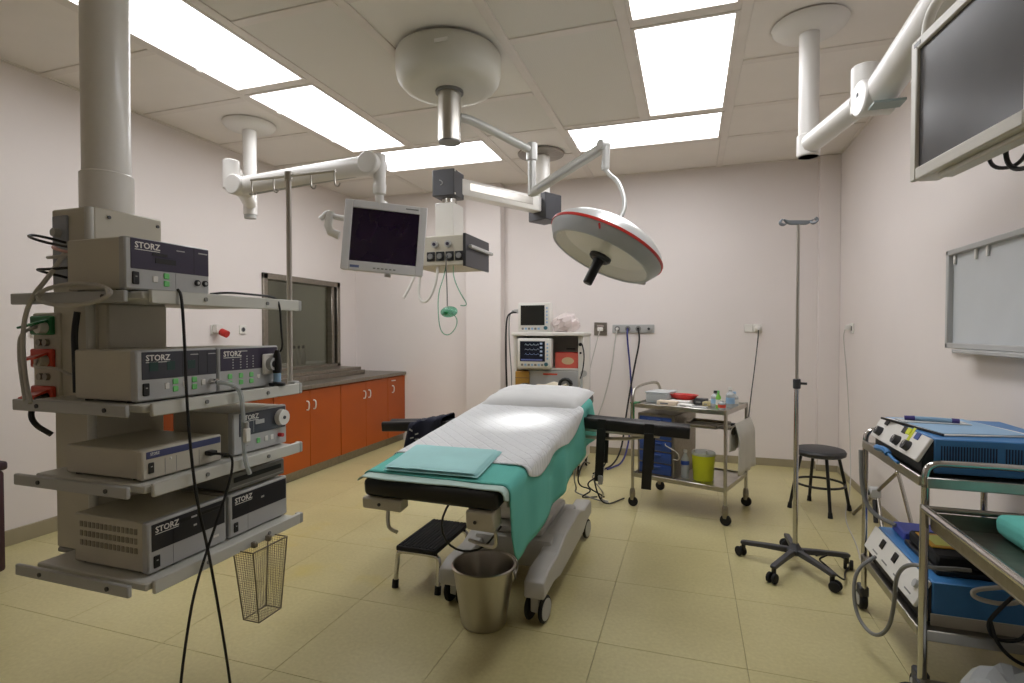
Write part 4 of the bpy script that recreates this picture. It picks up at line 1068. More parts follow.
ob('maker_mark', MB().box((-w_ / 2 + .05, -h_ / 2 + .014, .004), (-w_ / 2 + .10, -h_ / 2 + .028, .005), M=MMX), mat('mark_blue', (96, 110, 150), .5), t)
ob('model_mark', MB().box((w_ / 2 - .12, h_ / 2 - .024, .004), (w_ / 2 - .05, h_ / 2 - .017, .005), M=MMX), MGREY, t)
for k in range(6): ob('button', MB().box((-.05 + k * .022, -h_ / 2 + .015, .004), (-.036 + k * .022, -h_ / 2 + .022, .007), .001, M=MMX), MGREY, t)
ob('side_bracket', Tu([MMX @ Vector((-w_ / 2 + .05, .10, -.075)), MMX @ Vector((-w_ / 2 - .07, .10, -.08)), MMX @ Vector((-w_ / 2 - .10, .13, -.08)), MMX @ Vector((-w_ / 2 - .14, .08, -.08))], .016, 10, 2), MWHITE, t)
ob('side_bracket', Tu([MMX @ Vector((-w_ / 2 - .09, .13, -.08)), MMX @ Vector((-w_ / 2 - .095, .02, -.08)), MMX @ Vector((-w_ / 2 - .03, -.0, -.08))], .024, 10, 1), MWHITE, t)
ob('vesa_mount', B((-.06, .0, -.10), (.06, .20, -.065), .006, M=MMX), MWHITE, t)
ob('mount_link', Tu([MMX @ Vector((.0, .15, -.09)), MMX @ Vector((-.01, .2, -.085)), MT + Vector((0, 0, -.20))], .022, 10, 1), MWHITE, t)
ob('rear_knob', MB().cyl((.03, -h_ / 2 - .004, -.04), (.03, -h_ / 2 - .02, -.04), .018, n=14, M=MMX), LGREY, t)

# ---------------------------------------------------------------- hanging monitor, right
t = thing('ceiling_monitor', 'large white framed monitor with grey screen on jointed ceiling arm near whiteboard', 'monitor', (.61, 3.34, ZC))
ob('ceiling_plate', MB().lathe([(0, -.05), (.09, -.05), (.16, -.035), (.185, -.012), (.19, 0), (0, 0)], 40, Matrix.Translation((.61, 3.34, ZC - .004))), MWHITE, t)
ob('pole', Cy((.61, 3.34, 2.30), (.61, 3.34, ZC - .05), .05, n=28), MWHITE, t)
J0, J1 = Vector((.62, 3.30, 2.365)), Vector((.735, 2.80, 2.375))
ob('extension_arm', Tu([J0, J1 + Vector((-.005, .03, 0))], .055, 16, 0, flat=.95), MWHITE, t)
ob('arm_foot', Cy((.61, 3.34, 2.30), (.61, 3.34, 2.42), .058, n=26, bev=.006), MWHITE, t)
ob('knuckle_post', Cy(J1 + Vector((0, 0, -.06)), J1 + Vector((0, 0, .15)), .055, n=26, bev=.006), MWHITE, t)
J2, J3 = Vector((.765, 2.74, 2.36)), Vector((.86, 2.02, 2.56))
ob('shoulder', Cy(J2 + Vector((-.075, -.01, 0)), J2 + Vector((.06, .01, 0)), .075, n=28, bev=.006), MWHITE, t)
ob('shoulder_mark', B((J2.x - .078, J2.y - .01, J2.z + .01), (J2.x - .075, J2.y + .02, J2.z + .025)), DGREY, t)
ob('spring_arm', Tu([J2, J3], .068, 16, 0, flat=1.1), MWHITE, t)
ob('arm_label', B((.715, 2.60, 2.285), (.83, 2.68, 2.295), M=None), mat('label_grey_green', (150, 162, 158), .5), t)
ob('head_joint', Cy(J3 + Vector((-.07, 0, 0)), J3 + Vector((.06, 0, 0)), .07, n=26, bev=.006), MWHITE, t)
ob('drop_post', Cy(J3 + Vector((0, -.05, .02)), J3 + Vector((-.02, -.12, -.30)), .03, n=18), MWHITE, t)
ra, rb = Vector((.640, 1.962, 2.01)), Vector((.700, 1.462, 2.01))
ux = (rb - ra).normalized(); uz = Vector((0, 0, 1)); un = ux.cross(uz)
cn = (ra + rb) / 2
if un.dot(Vector((0, 0, 0)) - Vector((cn.x, 0, 0))) < 0: un = -un
MR = Matrix((ux, uz, un)).transposed().to_4x4(); MR.translation = cn
MFR = mat('monitor_ivory', (214, 210, 200), .4, var=.015)
hz = monitor_parts(t, MR, .505, .42, MFR, SCREENG, .075, .03, .035)
ob('side_handle', Tu([MR @ Vector((-.24, .19, -.03)), MR @ Vector((-.235, .26, -.03)), MR @ Vector((-.19, .30, -.03)), MR @ Vector((.0, .31, -.03)), MR @ Vector((.19, .30, -.03)), MR @ Vector((.235, .26, -.03)), MR @ Vector((.24, .19, -.03))], .014, 10, 2), MFR, t)
ob('corner_mark', B((-.235, .187, .004), (-.20, .198, .005), M=MR), MGREY, t)
ob('side_latch', B((-.27, -.10, -.05), (-.2515, -.02, -.02), .004, M=MR), MFR, t)
ob('rear_mount', B((-.08, -.10, -.14), (.08, .10, -.075), .01, M=MR), MFR, t)
ob('mount_link', Tu([MR @ Vector((0, .05, -.12)), J3 + Vector((-.02, -.12, -.28)), J3 + Vector((-.02, -.12, -.22))], .028, 10, 1), MFR, t)
ob('rear_strip', B((-.15, -.225, -.06), (.20, -.2105, -.02), .003, M=MR), MFR, t)
hose('monitor_cable', [MR @ Vector((.02, -.16, -.085)), MR @ Vector((.0, -.25, -.10)), MR @ Vector((.08, -.27, -.11)), MR @ Vector((.16, -.20, -.10))], .006, BLACK, 'black cable loop below the large hanging monitor')
hose('monitor_cable', [MR @ Vector((-.04, -.16, -.085)), MR @ Vector((-.05, -.235, -.09)), MR @ Vector((.03, -.25, -.12)), MR @ Vector((.10, -.16, -.10))], .005, DGREY, 'dark grey cable loop below the large hanging monitor')

# ---------------------------------------------------------------- drip stand
t = thing('drip_stand', 'tall chrome drip stand on a black five-star wheeled base', 'drip stand', (.575, 3.40, 0))
ob('lower_pole', Cy((0, 0, .09), (0, 0, 1.05), .0135, n=16), CHROME, t, True)
ob('upper_pole', Cy((0, 0, 1.05), (0, 0, 1.95), .009, n=14), STEEL, t, True)
ob('height_clamp', Cy((0, 0, 1.02), (0, 0, 1.075), .02, n=16, bev=.003), DGREY, t, True)
ob('clamp_knob', Tu([(.015, 0, 1.05), (.05, -.01, 1.05)], .007, 8, 0), BLACK, t, True)
hd = ob('hook_head', MB().prism([(-.085, .02), (-.07, .0), (-.045, -.012), (.045, -.012), (.07, 0), (.085, .02), (.06, .012), (-.06, .012)], -.01, .01, Matrix.Translation((0, 0, 1.955)) @ Matrix.Rotation(R(90), 4, 'X') @ Matrix.Rotation(R(18), 4, 'Y'), .002), mat('hook_grey_blue', (140, 146, 152), .4, .3), t, True)
for sx in (-1, 1):
    for dy in (-.018, .018):
        ob('hook', MB().tube([(sx * .06, 0, 1.955), (sx * .075, dy, 1.945), (sx * .095, dy, 1.955), (sx * .092, dy, 1.972), (sx * .082, dy, 1.975)], .005, 8, 2), mat('hook_grey_blue', (140, 146, 152)), hd, True)
ob('hub', MB().lathe([(0, .075), (.03, .075), (.045, .085), (.045, .105), (.03, .12), (.018, .14), (0, .14)], 20), DGREY, t, True)
for k, (fx, fy) in enumerate(((.309, 3.477), (.399, 3.106), (.734, 3.114), (.847, 3.455), (.575, 3.72))):
    d_ = Vector((fx - .575, fy - 3.40, 0)); L_ = .285; a_ = math.atan2(d_.y, d_.x)
    M = Matrix.Rotation(a_, 4, 'Z')
    ob('base_arm', MB().prism([(.02, .112), (.02, .08), (.18, .078), (L_ - .01, .072), (L_ + .005, .078), (L_ + .005, .092), (L_ - .01, .096), (.12, .108)], -.015, .015, M @ Matrix(((1, 0, 0, 0), (0, 0, 1, 0), (0, 1, 0, 0), (0, 0, 0, 1))), .003), DGREY, t, True)
    cs = ob('caster', MB().cyl((L_ - .01, 0, .04), (L_ - .01, 0, .078), .012, n=12, M=M), BLACK, t, True)
    for sg in (-1, 1):
        ob('wheel', MB().cyl((L_ + .008, sg * .006, .028), (L_ + .008, sg * .024, .028), .028, n=18, bev=.004, M=M @ Matrix.Translation((L_, 0, 0)) @ Matrix.Rotation(R(35 * k - 40), 4, 'Z') @ Matrix.Translation((-L_, 0, 0))), RUBBER, cs, True)

# ---------------------------------------------------------------- round stool
t = thing('round_stool', 'round black stool with four legs and footring by right wall', 'stool', (.935, 4.58, 0))
ob('seat', MB().lathe([(0, .41), (.155, .41), (.172, .42), (.176, .44), (.165, .458), (.12, .468), (0, .47)], 36), mat('grey_black_vinyl', (52, 52, 54), .5, var=.08), t, True)
ob('foot_ring', MB().tube([(.168 * math.cos(k * math.pi / 16), .168 * math.sin(k * math.pi / 16), .20) for k in range(32)], .009, 8, 0, True), BLACK, t, True)
for k in range(4):
    a_ = R(-82 + 90 * k)
    c_, s_ = math.cos(a_), math.sin(a_)
    ob('leg', MB().tube([(.13 * c_, .13 * s_, .41), (.175 * c_, .175 * s_, .2), (.205 * c_, .205 * s_, .03)], .0115, 10, 0), BLACK, t, True)
    ob('rubber_foot', MB().cyl((.209 * c_, .209 * s_, 0), (.205 * c_, .205 * s_, .04), .017, .014, n=12), RUBBER, t, True)

# ---------------------------------------------------------------- steel instrument trolley
CRZ = math.atan2(3.98 - 4.21, .24 + .41)
t = TR_ = thing('instrument_trolley', 'stainless steel two-shelf trolley with supplies by back wall', 'trolley', (0, 4.35, 0), CRZ)
TWx, TWy = .345, .265
for sx in (-1, 1):
    for sy in (-1, 1):
        top = .93 if sx < 0 else .80
        ob('post', MB().tube([(sx * TWx, sy * TWy, .12), (sx * TWx, sy * TWy, .80)], .0125, 12, 0), STEEL, t, True)
        cs = ob('caster', MB().lathe([(0, .05), (.016, .05), (.022, .09), (.02, .125), (.014, .14), (0, .14)], 14, Matrix.Translation((sx * TWx, sy * TWy, 0))), DSTEEL, t, True)
        ob('wheel', MB().cyl((sx * TWx + .004, sy * TWy - .011, .038), (sx * TWx + .004, sy * TWy + .011, .038), .038, n=18, bev=.004), RUBBER, cs, True)
ob('push_handle', MB().tube([(-TWx, -TWy, .79), (-TWx, -TWy, .86), (-TWx - .01, -TWy + .06, .915), (-TWx - .01, TWy - .06, .93), (-TWx, TWy, .87), (-TWx, TWy, .79)], .0115, 10, 2), STEEL, t, True)
for z in (.785, .25):
    sh = ob('shelf', MB().box((-TWx, -TWy, z - .012), (TWx, TWy, z), .003), STEEL, t, True)
    for sy in (-1, 1): ob('shelf_lip', MB().box((-TWx, sy * (TWy + .001) - .006, z - .022), (TWx, sy * (TWy + .001) + .006, z + .012), .003), STEEL, sh, True)
    for sx in (-1, 1): ob('shelf_lip', MB().box((sx * (TWx + .001) - .006, -TWy, z - .022), (sx * (TWx + .001) + .006, TWy, z + .012), .003), STEEL, sh, True)
def trl(x, y, z=0): return Matrix.Translation((0, 4.35, 0)) @ Matrix.Rotation(CRZ, 4, 'Z') @ Vector((x, y, z))
def on_trolley(name, lab, cat, x, y, z, rz=0, group=None):
    return thing(name, lab, cat, trl(x, y, z), CRZ + rz, group)
# drawer unit on the lower shelf
t = on_trolley('drawer_unit', 'grey drawer unit with blue drawers on the lower trolley shelf', 'drawer unit', -.175, 0, .25)
ob('carcass', MB().box((-.145, -.23, 0), (.145, .23, .47), .004), DSTEEL, t, True)
for k in range(5):
    z0 = .02 + k * .088
    d = ob('drawer', MB().box((-.125, -.245, z0), (.125, -.2301, z0 + .078), .006, 2), BLUED, t, True)
    ob('drawer_pull', MB().box((-.05, -.262, z0 + .05), (.05, -.245, z0 + .066), .004), BLUED, d, True)
ob('wire_handle', MB().tube([(.085, -.255, .26), (.095, -.275, .25), (.20, -.30, .22), (.205, -.29, .16), (.14, -.24, .15)], .004, 6, 1), CABLEG, t, True)
t = on_trolley('sharps_bin', 'yellow sharps bin with pale lid on the lower trolley shelf', 'bin', .14, -.10, .25)
ob('body', MB().lathe([(0, 0), (.068, 0), (.072, .006), (.082, .19), (0, .19)], 28), YELLOW, t, True)
ob('lid', MB().lathe([(0, .21), (.074, .21), (.084, .204), (.085, .188), (.082, .185), (0, .185)], 28), CLEAR, t, True)
for sx in (-1, 1): ob('lid_catch', MB().box((sx * .045 - .008, -.07, .205), (sx * .045 + .008, -.055, .23), .003), LGREY, t, True)
t = on_trolley('water_bottle', 'clear plastic bottle with blue band on the lower trolley shelf', 'bottle', .015, -.13, .25)
ob('body', MB().lathe([(0, 0), (.028, 0), (.03, .01), (.03, .14), (.012, .175), (.012, .19), (0, .19)], 16), CLEAR, t, True)
ob('label_band', MB().lathe([(.031, .10), (.031, .13)], 16), mat('band_blue', (60, 90, 170), .5), t, True)
ob('cap', MB().cyl((0, 0, .19), (0, 0, .21), .014, n=12), WHITE, t, True)
t = on_trolley('hook_on_tray', 'shallow grey steel tray fixed between the trolley shelves', 'tray', .14, -.05, .64)
ob('bowl', MB().prism([(-.11, -.12), (.11, -.12), (.14, .12), (-.14, .12)], 0, .008, Matrix.Identity(4), .002), LGREY, t, True)
for a_, b_ in (((-.11, -.12), (.11, -.12)), ((.11, -.12), (.14, .12)), ((.14, .12), (-.14, .12)), ((-.14, .12), (-.11, -.12))):
    ob('rim', MB().tube([a_ + (.02,), b_ + (.02,)], .012, 8, 0), DSTEEL, t, True)
ob('bracket', MB().box((-.16, -.03, -.008), (.20, .03, 0), .002), DSTEEL, t, True)
ob('hanger', MB().box((.185, -.02, -.06), (.20, .02, .0), .002), DSTEEL, t, True)
# towel over the end
mb = MB(); bm = mb.bm; rows = []
for i in range(13):
    row = []
    for j in range(21):
        f = j / 20; a_ = f * 2 - 1; y = -.20 + .40 * i / 12
        z = .70 - abs(a_) ** 1.0 * (.36 if a_ > 0 else .2); x = TWx + .045 + .030 * math.copysign(min(1, abs(a_) * 4), a_) + .008 * math.sin(y * 40) * abs(a_)
        row.append(bm.verts.new(trl(x, y, z + .0)))
    rows.append(row)
for a, c in zip(rows, rows[1:]):
    for k in range(20): bm.faces.new((a[k], a[k + 1], c[k + 1], c[k]))
bmesh.ops.recalc_face_normals(bm, faces=bm.faces[:])
o = solo('hanging_towel', mb, TOWEL, 'off-white towel hanging over the end rail of the trolley', 'towel', trl(TWx + .045, 0, .70), ang=60)
sd = o.modifiers.new('thickness', 'SOLIDIFY'); sd.thickness = .006; sd.offset = 0
ob('towel_rail', MB().tube([(TWx, -TWy, .685), (TWx + .045, -TWy + .03, .685), (TWx + .045, TWy - .03, .685), (TWx, TWy, .685)], .007, 8, 1), STEEL, TR_, True)
ob('black_clamp', MB().box((TWx + .008, -.19, .62), (TWx + .04, -.15, .70), .006), BLACK, TR_, True)
# supplies on top
ZT = .785
t = on_trolley('supply_box', 'clear plastic supply box at the handle end of trolley top', 'box', -.235, .02, ZT)
ob('tub', MB().box((-.085, -.11, .001), (.085, .11, .075), .01, 2), CLEAR, t, True)
ob('lid', MB().box((-.09, -.115, .075), (.09, .115, .085), .004), CLEAR, t, True)
t = on_trolley('kidney_tray', 'bright red plastic tray on the trolley top', 'tray', -.06, .03, ZT + .03)
ob('bowl', MB().lathe([(0, 0), (.055, 0), (.075, .012), (.092, .035), (.098, .036), (.098, .04), (.09, .04), (.07, .018), (0, .006)], 28, Matrix.Diagonal((1.2, .7, 1, 1))), RED, t, True)
ob('divider', MB().box((-.06, -.003, .006), (.06, .003, .03)), RED, t, True)
solo('swab_pack', MB().box((-.14, -.09, ZT), (.02, .11, ZT + .0295), .006, M=Matrix.Translation((0, 4.35, 0)) @ Matrix.Rotation(CRZ, 4, 'Z')), PAPER, 'flat white swab pack under the red tray', 'pack', trl(-.06, .01, ZT))
sup = [('gauze_pack', 'cream gauze pack at the front edge of the trolley top', (-.11, -.16), (.075, .035, .035), mat('cream_pack', (222, 206, 184), .8)),
       ('dressing_pack', 'white dressing pack with grey print beside the red tray', (.03, -.17), (.055, .03, .022), PAPER),
       ('syringe_pack', 'low clear syringe pack beside the bottles on trolley', (.13, -.18), (.06, .03, .015), CLEAR),
       ('glove_box', 'small dark box behind the swab pack on trolley top', (.07, .05), (.045, .04, .045), DGREY),
       ('tape_roll_box', 'small ochre tape box in the middle of trolley top', (.135, .0), (.03, .03, .03), mat('pale_ochre', (190, 176, 130), .7))]
for nm, lab, (x, y), (sx, sy, sz), mm in sup:
    t = on_trolley(nm, lab, 'pack', x, y, ZT)
    ob('wrap', MB().box((-sx, -sy, 0), (sx, sy, sz), .005, 2), mm, t, True)
    ob('print', MB().box((-sx * .6, -sy - .0005, sz * .3), (sx * .2, -sy + .001, sz * .6)), MGREY, t, True)
def bottle(nm, lab, x, y, r, h, body, cap, capm):
    t = on_trolley(nm, lab, 'bottle', x, y, ZT)
    ob('body', MB().lathe([(0, 0), (r * .9, 0), (r, .006), (r, h * .65), (r * .4, h * .8), (r * .4, h * .86), (0, h * .86)], 18), body, t, True)
    ob('cap', MB().cyl((0, 0, h * .86), (0, 0, h), r * .5, r * .42, n=14), capm, t, True)
    ob('label_band', MB().lathe([(r + .0006, h * .2), (r + .0006, h * .5)], 18), cap, t, True)
bottle('spray_bottle', 'clear bottle with dark nozzle in the middle of trolley top', .20, -.02, .032, .12, CLEAR, LBLUE, NAVYP)
bottle('green_bottle', 'small bright green bottle near the towel end of trolley', .245, -.10, .018, .13, mat('green_liquid', (120, 190, 70), .4), PAPER, LGREEN)
bottle('red_jar', 'squat jar with red band near the towel end of trolley', .285, -.15, .026, .075, CLEAR, RORANGE, WHITE)
bottle('antiseptic_bottle', 'tall clear bottle with white cap at the towel end of trolley', .30, -.0, .03, .15, CLEAR, LBLUE, WHITE)
bottle('saline_bottle', 'clear pale blue bottle behind the red jar on trolley', .305, .08, .03, .11, CLEAR, PAPER, LBLUE)
solo('green_strap', MB().box((-.36, -.275, .62), (-.33, -.262, .80), .004, M=Matrix.Translation((0, 4.35, 0)) @ Matrix.Rotation(CRZ, 4, 'Z')).box((-.366, -.275, .79), (-.31, -.2, .80), .003, M=Matrix.Translation((0, 4.35, 0)) @ Matrix.Rotation(CRZ, 4, 'Z')), GREEN, 'dark green strap hooked on the trolley corner post', 'strap', trl(-.345, -.268, .80))

# ---------------------------------------------------------------- anaesthesia workstation
t = thing('anaesthesia_machine', 'white anaesthesia workstation with open shelf against the back wall', 'anaesthesia machine', (-1.29, 5.15, 0))
AX0, AX1, AY0, AY1 = -1.64, -.95, 5.0, 5.40
ob('base', B((AX0, AY0 - .1, .10), (AX1, AY1, .30), .02, 2), WHITE, t)
ob('lower_body', B((AX0 + .02, AY0 + .02, .30), (AX1 - .02, AY1, .74), .01), WHITE, t)
ob('worktop', B((AX0, AY0 - .08, .74), (AX1, AY1, .765), .004), LGREY, t)
ob('rear_panel', B((AX0, AY1 - .03, .765), (AX1, AY1, 1.30), .004), LGREY, t)
ob('side_panel', B((AX0, AY0 + .02, .765), (AX0 + .035, AY1 - .03, 1.30), .004), WHITE, t)
ob('side_panel', B((AX1 - .05, AY0 + .02, .765), (AX1, AY1 - .03, 1.30), .004), WHITE, t)
ob('mid_shelf', B((AX0 + .035, AY0 + .04, .97), (AX1 - .05, AY1 - .03, .99), .003), WHITE, t)
ob('top_shelf', B((AX0 - .01, AY0 - .02, 1.30), (AX1 + .01, AY1, 1.335), .008, 2), WHITE, t)
ob('knob', Cy((AX1 - .025, AY0 + .02, 1.22), (AX1 - .025, AY0 - .01, 1.22), .016, n=14), BLACK, t)
ob('knob', Cy((AX1 - .025, AY0 + .02, 1.14), (AX1 - .025, AY0, 1.14), .010, n=12), BLACK, t)
ob('gauge', Cy((AX1 + .01, AY0 + .0, .95), (AX1 + .01, AY0 - .03, .95), .03, n=20), LGREY, t)
ob('flow_tube', Cy((AX1 - .01, AY0 - .02, .78), (AX1 - .01, AY0 - .02, .92), .012, n=12), CLEAR, t)
ob('instrument_panel', B((AX0 + .15, AY0 + .02, .80), (AX1 - .05, AY0 + .04, .965), .004), LGREY, t)
ob('panel_print', B((AX0 + .30, AY0 + .0185, .925), (AX0 + .44, AY0 + .021, .94)), RORANGE, t)
for x in (AX0 + .06, AX1 - .06):
    for y in (AY0 - .05, AY1 - .06): caster(x, y, t, .05, R(90))
def face_monitor(nm, lab, x0, x1, y, z0, z1, scr, dep, keys):
    t = thing(nm, lab, 'monitor', ((x0 + x1) / 2, y + dep / 2, z0))
    w, h = x1 - x0, z1 - z0
    M = Matrix.Translation(((x0 + x1) / 2, y, (z0 + z1) / 2)) @ Matrix.Rotation(R(90), 4, 'X')
    ob('housing', B((-w / 2, -h / 2, -dep), (w / 2, h / 2, 0), .012, 2, M=M), WHITE, t)
    ob('screen', B((-w * .41, -h * .27, .0), (w * .34, h * .41, .002), 0, M=M), scr, t)
    for k in range(keys): ob('key', B((-w * .38 + k * w * .1, -h * .42, 0), (-w * .31 + k * w * .1, -h * .35, .003), .001, M=M), LBLUE if k % 2 else MGREY, t)
    for k in range(5): ob('key', B((w * .385, -h * .2 + k * h * .12, 0), (w * .435, -h * .14 + k * h * .12, .003), .001, M=M), LBLUE, t)
    ob('dial', MB().cyl((w * .38, -h * .36, 0), (w * .38, -h * .36, .02), .018, n=18, M=M), mat('dial_teal', (50, 100, 110), .4), t)
    return t, M, w, h
face_monitor('patient_monitor', 'white patient monitor with blank dark screen on top of workstation', -1.595, -1.275, 5.02, 1.336, 1.62, mat('blank_screen', (38, 38, 36), .2), .13, 6)
t, M, w, h = face_monitor('ventilator_display', 'white display with traces and numbers set in the workstation', -1.575, -1.245, 4.93, .992, 1.275, SCREENB, .12, 7)
for k, c in enumerate(((170, 185, 200), (150, 160, 180), (120, 140, 190))):
    pts = [(-w * .26 + q * w * .03, h * (.28 - .16 * k) + (h * .045 if q % 4 == 1 else 0), .003) for q in range(15)]
    ob('trace', MB().tube([(p[0], p[1], p[2]) for p in pts], .0014, 4, 0, M=M), emit('trace_%d' % k, c, .25), t)
for k in range(4):
    ob('readout', B((w * .19, h * (.30 - .13 * k), .002), (w * .26, h * (.36 - .13 * k), .0035), M=M), emit('readout_%d' % k, (150, 165, 190), .25), t)
ob('status_bar', B((-w * .38, -h * .24, .002), (w * .26, -h * .19, .003), M=M), emit('status', (90, 100, 150), .25), t)
t = thing('glove_carton', 'red printed carton on the open workstation shelf', 'box', (-1.11, 5.14, .991))
ob('carton', B((-1.235, 5.07, .991), (-.995, 5.20, 1.135), .003), mat('red_carton', (222, 104, 90), .6), t)
ob('carton_print', MB().ell((-1.11, 5.0695, 1.06), (.06, .001, .035)), mat('carton_cream', (226, 200, 160), .7), t)
ob('carton_top', B((-1.235, 5.07, 1.135), (-.995, 5.20, 1.142), .002), mat('red_carton_top', (190, 56, 50), .6), t)
t = thing('paper_stack', 'grey sheaf of papers on the workstation shelf behind red carton', 'papers', (-1.11, 5.27, .991))
ob('sheaf', B((-1.22, 5.24, .991), (-1.01, 5.30, 1.17), .003), LGREY, t); ob('clip', B((-1.16, 5.235, 1.165), (-1.07, 5.242, 1.175)), DGREY, t)
t = thing('plastic_bag', 'crumpled clear bag with pink wraps on top of workstation', 'bag', (-1.13, 5.08, 1.336))
mb = MB(); mb.ell((0, 0, 0), (.13, .08, .10), n=22)
for v in mb.bm.verts:
    v.co += Vector((1, .6, 1)) * (mnoise.noise(v.co * 22) * .035); v.co.z += .075
    if v.co.z < .001: v.co.z = .001
ob('bag', mb, glassy('milky_plastic', (235, 230, 230), .04, .2, (244, 232, 228), .55), t, True, 15)
for k in range(6):
    ob('wrap', MB().box((-.03, -.02, -.018), (.03, .02, .018), .008, M=Matrix.Translation((-.06 + .024 * k, .01 * (k % 2), .03 + .025 * (k % 3))) @ Matrix.Rotation(k * .7, 4, 'Y')), PINK if k % 2 else PAPER, t, True)
t = thing('ochre_case', 'ochre wooden case on the workstation worktop', 'case', (-1.545, 5.06, .766))
ob('case', B((-1.615, 5.0, .81), (-1.475, 5.12, .955), .004), OCHRE, t); ob('lid_line', B((-1.616, 4.999, .89), (-1.474, 5.0, .894)), DGREY, t)
ob('stand', B((-1.60, 5.01, .766), (-1.49, 5.11, .81), .003), DGREY, t)
t = thing('black_pouch', 'small black pouch in front of ochre case', 'pouch', (-1.50, 4.96, .766))
ob('pouch', MB().ell((0, 0, .04), (.055, .03, .042), e=.7), BLACK, t, True); ob('flap', MB().box((-.045, -.033, .045), (.045, -.025, .075), .004), BLACK, t, True)
t = thing('breathing_bag', 'cream rubber breathing bag lying on the workstation worktop', 'breathing bag', (-1.26, 4.97, .766))
mb = MB(); mb.ell((0, 0, .045), (.14, .05, .045), n=20)
for v in mb.bm.verts: v.co.z += .015 * math.sin(v.co.x * 30)
ob('bag', mb, mat('cream_rubber', (226, 216, 192), .6), t, True); ob('neck', MB().cyl((.12, 0, .05), (.17, -.01, .07), .022, n=14), mat('cream_rubber', (226, 216, 192)), t, True)
solo('black_hose_coil', MB().tube([(-1.11 + .055 * math.cos(k * .55), 4.985 - .002 * k, .84 + .055 * math.sin(k * .55)) for k in range(24)], .015, 8, 0), BLACK, 'coiled black corrugated hose on the workstation worktop', 'hose', (-1.11, 4.97, .77))
hose('monitor_lead', [(-1.60, 5.08, 1.53), (-1.68, 5.06, 1.53), (-1.72, 5.04, 1.48), (-1.72, 5.02, 1.2), (-1.715, 5.02, .9), (-1.70, 5.05, .5)], .009, BLACK, 'thick black lead hanging beside the patient monitor')
hose('monitor_lead', [(-1.64, 5.08, 1.555), (-1.70, 5.06, 1.52), (-1.69, 5.03, 1.25), (-1.66, 5.02, .95), (-1.66, 5.02, .77)], .005, MGREY, 'thin grey lead hanging beside the patient monitor')
t = thing('lead_connector', 'pale connector on the side of the patient monitor', 'connector', (-1.62, 5.08, 1.54))
ob('body', B((-1.65, 5.065, 1.525), (-1.598, 5.095, 1.56), .004), LGREY, t); ob('boot', Cy((-1.65, 5.08, 1.54), (-1.675, 5.075, 1.54), .010, n=10), MGREY, t)
hose('flow_lead', [(-.955, 4.99, 1.22), (-.93, 4.97, 1.12), (-.945, 4.97, .98), (-.97, 4.97, .90)], .006, BLACK, 'short black lead on the side of workstation')
random.seed(9)
for k in range(5):
    x0 = -.62 - .05 * k
    q = lambda r_: random.uniform(-r_, r_)
    pts = [(x0 + q(.03), 4.2 + .05 * k, .45 - .06 * k), (x0 + .05 + q(.06), 4.1 + q(.05), .30 + q(.06)), (x0 - .03 + q(.06), 4.15 + q(.05), .18 + q(.06)), (x0 + .05 + q(.1), 4.08 + .04 * k, .08 + q(.03)), (x0 + q(.08), 4.2 + q(.08), .012 + .012 * k), (x0 + .15 + q(.1), 4.3 + q(.15), .008 + .002 * k)]
    hose('table_cable', pts, .006, [BLACK, CABLEG, NAVYP, BLACK, MGREY][k], ['black cable tangled', 'pale grey cable tangled', 'dark blue cable tangled', 'second black cable looping', 'mid grey cable tangled'][k] + ' behind the head of the operating table')

# ---------------------------------------------------------------- far right cart with electrosurgical unit
t = CA = thing('steel_cart', 'tall chrome tube cart carrying two blue electrosurgical units', 'cart', (1.04, 2.64, 0))
X0, X1, Y0, Y1 = .80, 1.265, 2.28, 2.97
for x in (X0, X1):
    for y in (Y0, Y1):
        ob('post', Tu([(x, y, .11), (x, y, .80)], .0125, 12, 0), CHROME, t)
        cs = ob('caster', MB().box((x - .02, y - .012, .07), (x + .02, y + .05, .12), .006), DGREY, t)
        wl_ = ob('wheel', Cy((x - .016, y + .03, .048), (x + .016, y + .03, .048), .048, n=20, bev=.005), RUBBER, t)
        ob('hubcap', Cy((x - .019, y + .03, .048), (x - .016, y + .03, .048), .03, n=16), LGREY, wl_)
for y in (Y0, Y1):
    ob('push_rail', Tu([(X0, y, .79), (X0, y, .85), (X0 + .02, y, .872), (X0 + .06, y, .878), (X1 - .06, y, .878), (X1 - .02, y, .872), (X1, y, .85), (X1, y, .79)], .0125, 12, 2), CHROME, t)
for z in (.815, .27):
    sh = ob('shelf', B((X0 - .006, Y0, z - .02), (X1 + .006, Y1, z), .003), DSTEEL, t)
    ob('shelf_rail', B((X0 - .018, Y0 + .01, z - .026), (X0 - .006, Y1 - .01, z + .012), .003), STEEL, sh)
    ob('shelf_rail', B((X0, Y0 - .016, z - .026), (X1, Y0 - .004, z + .012), .003), STEEL, sh)
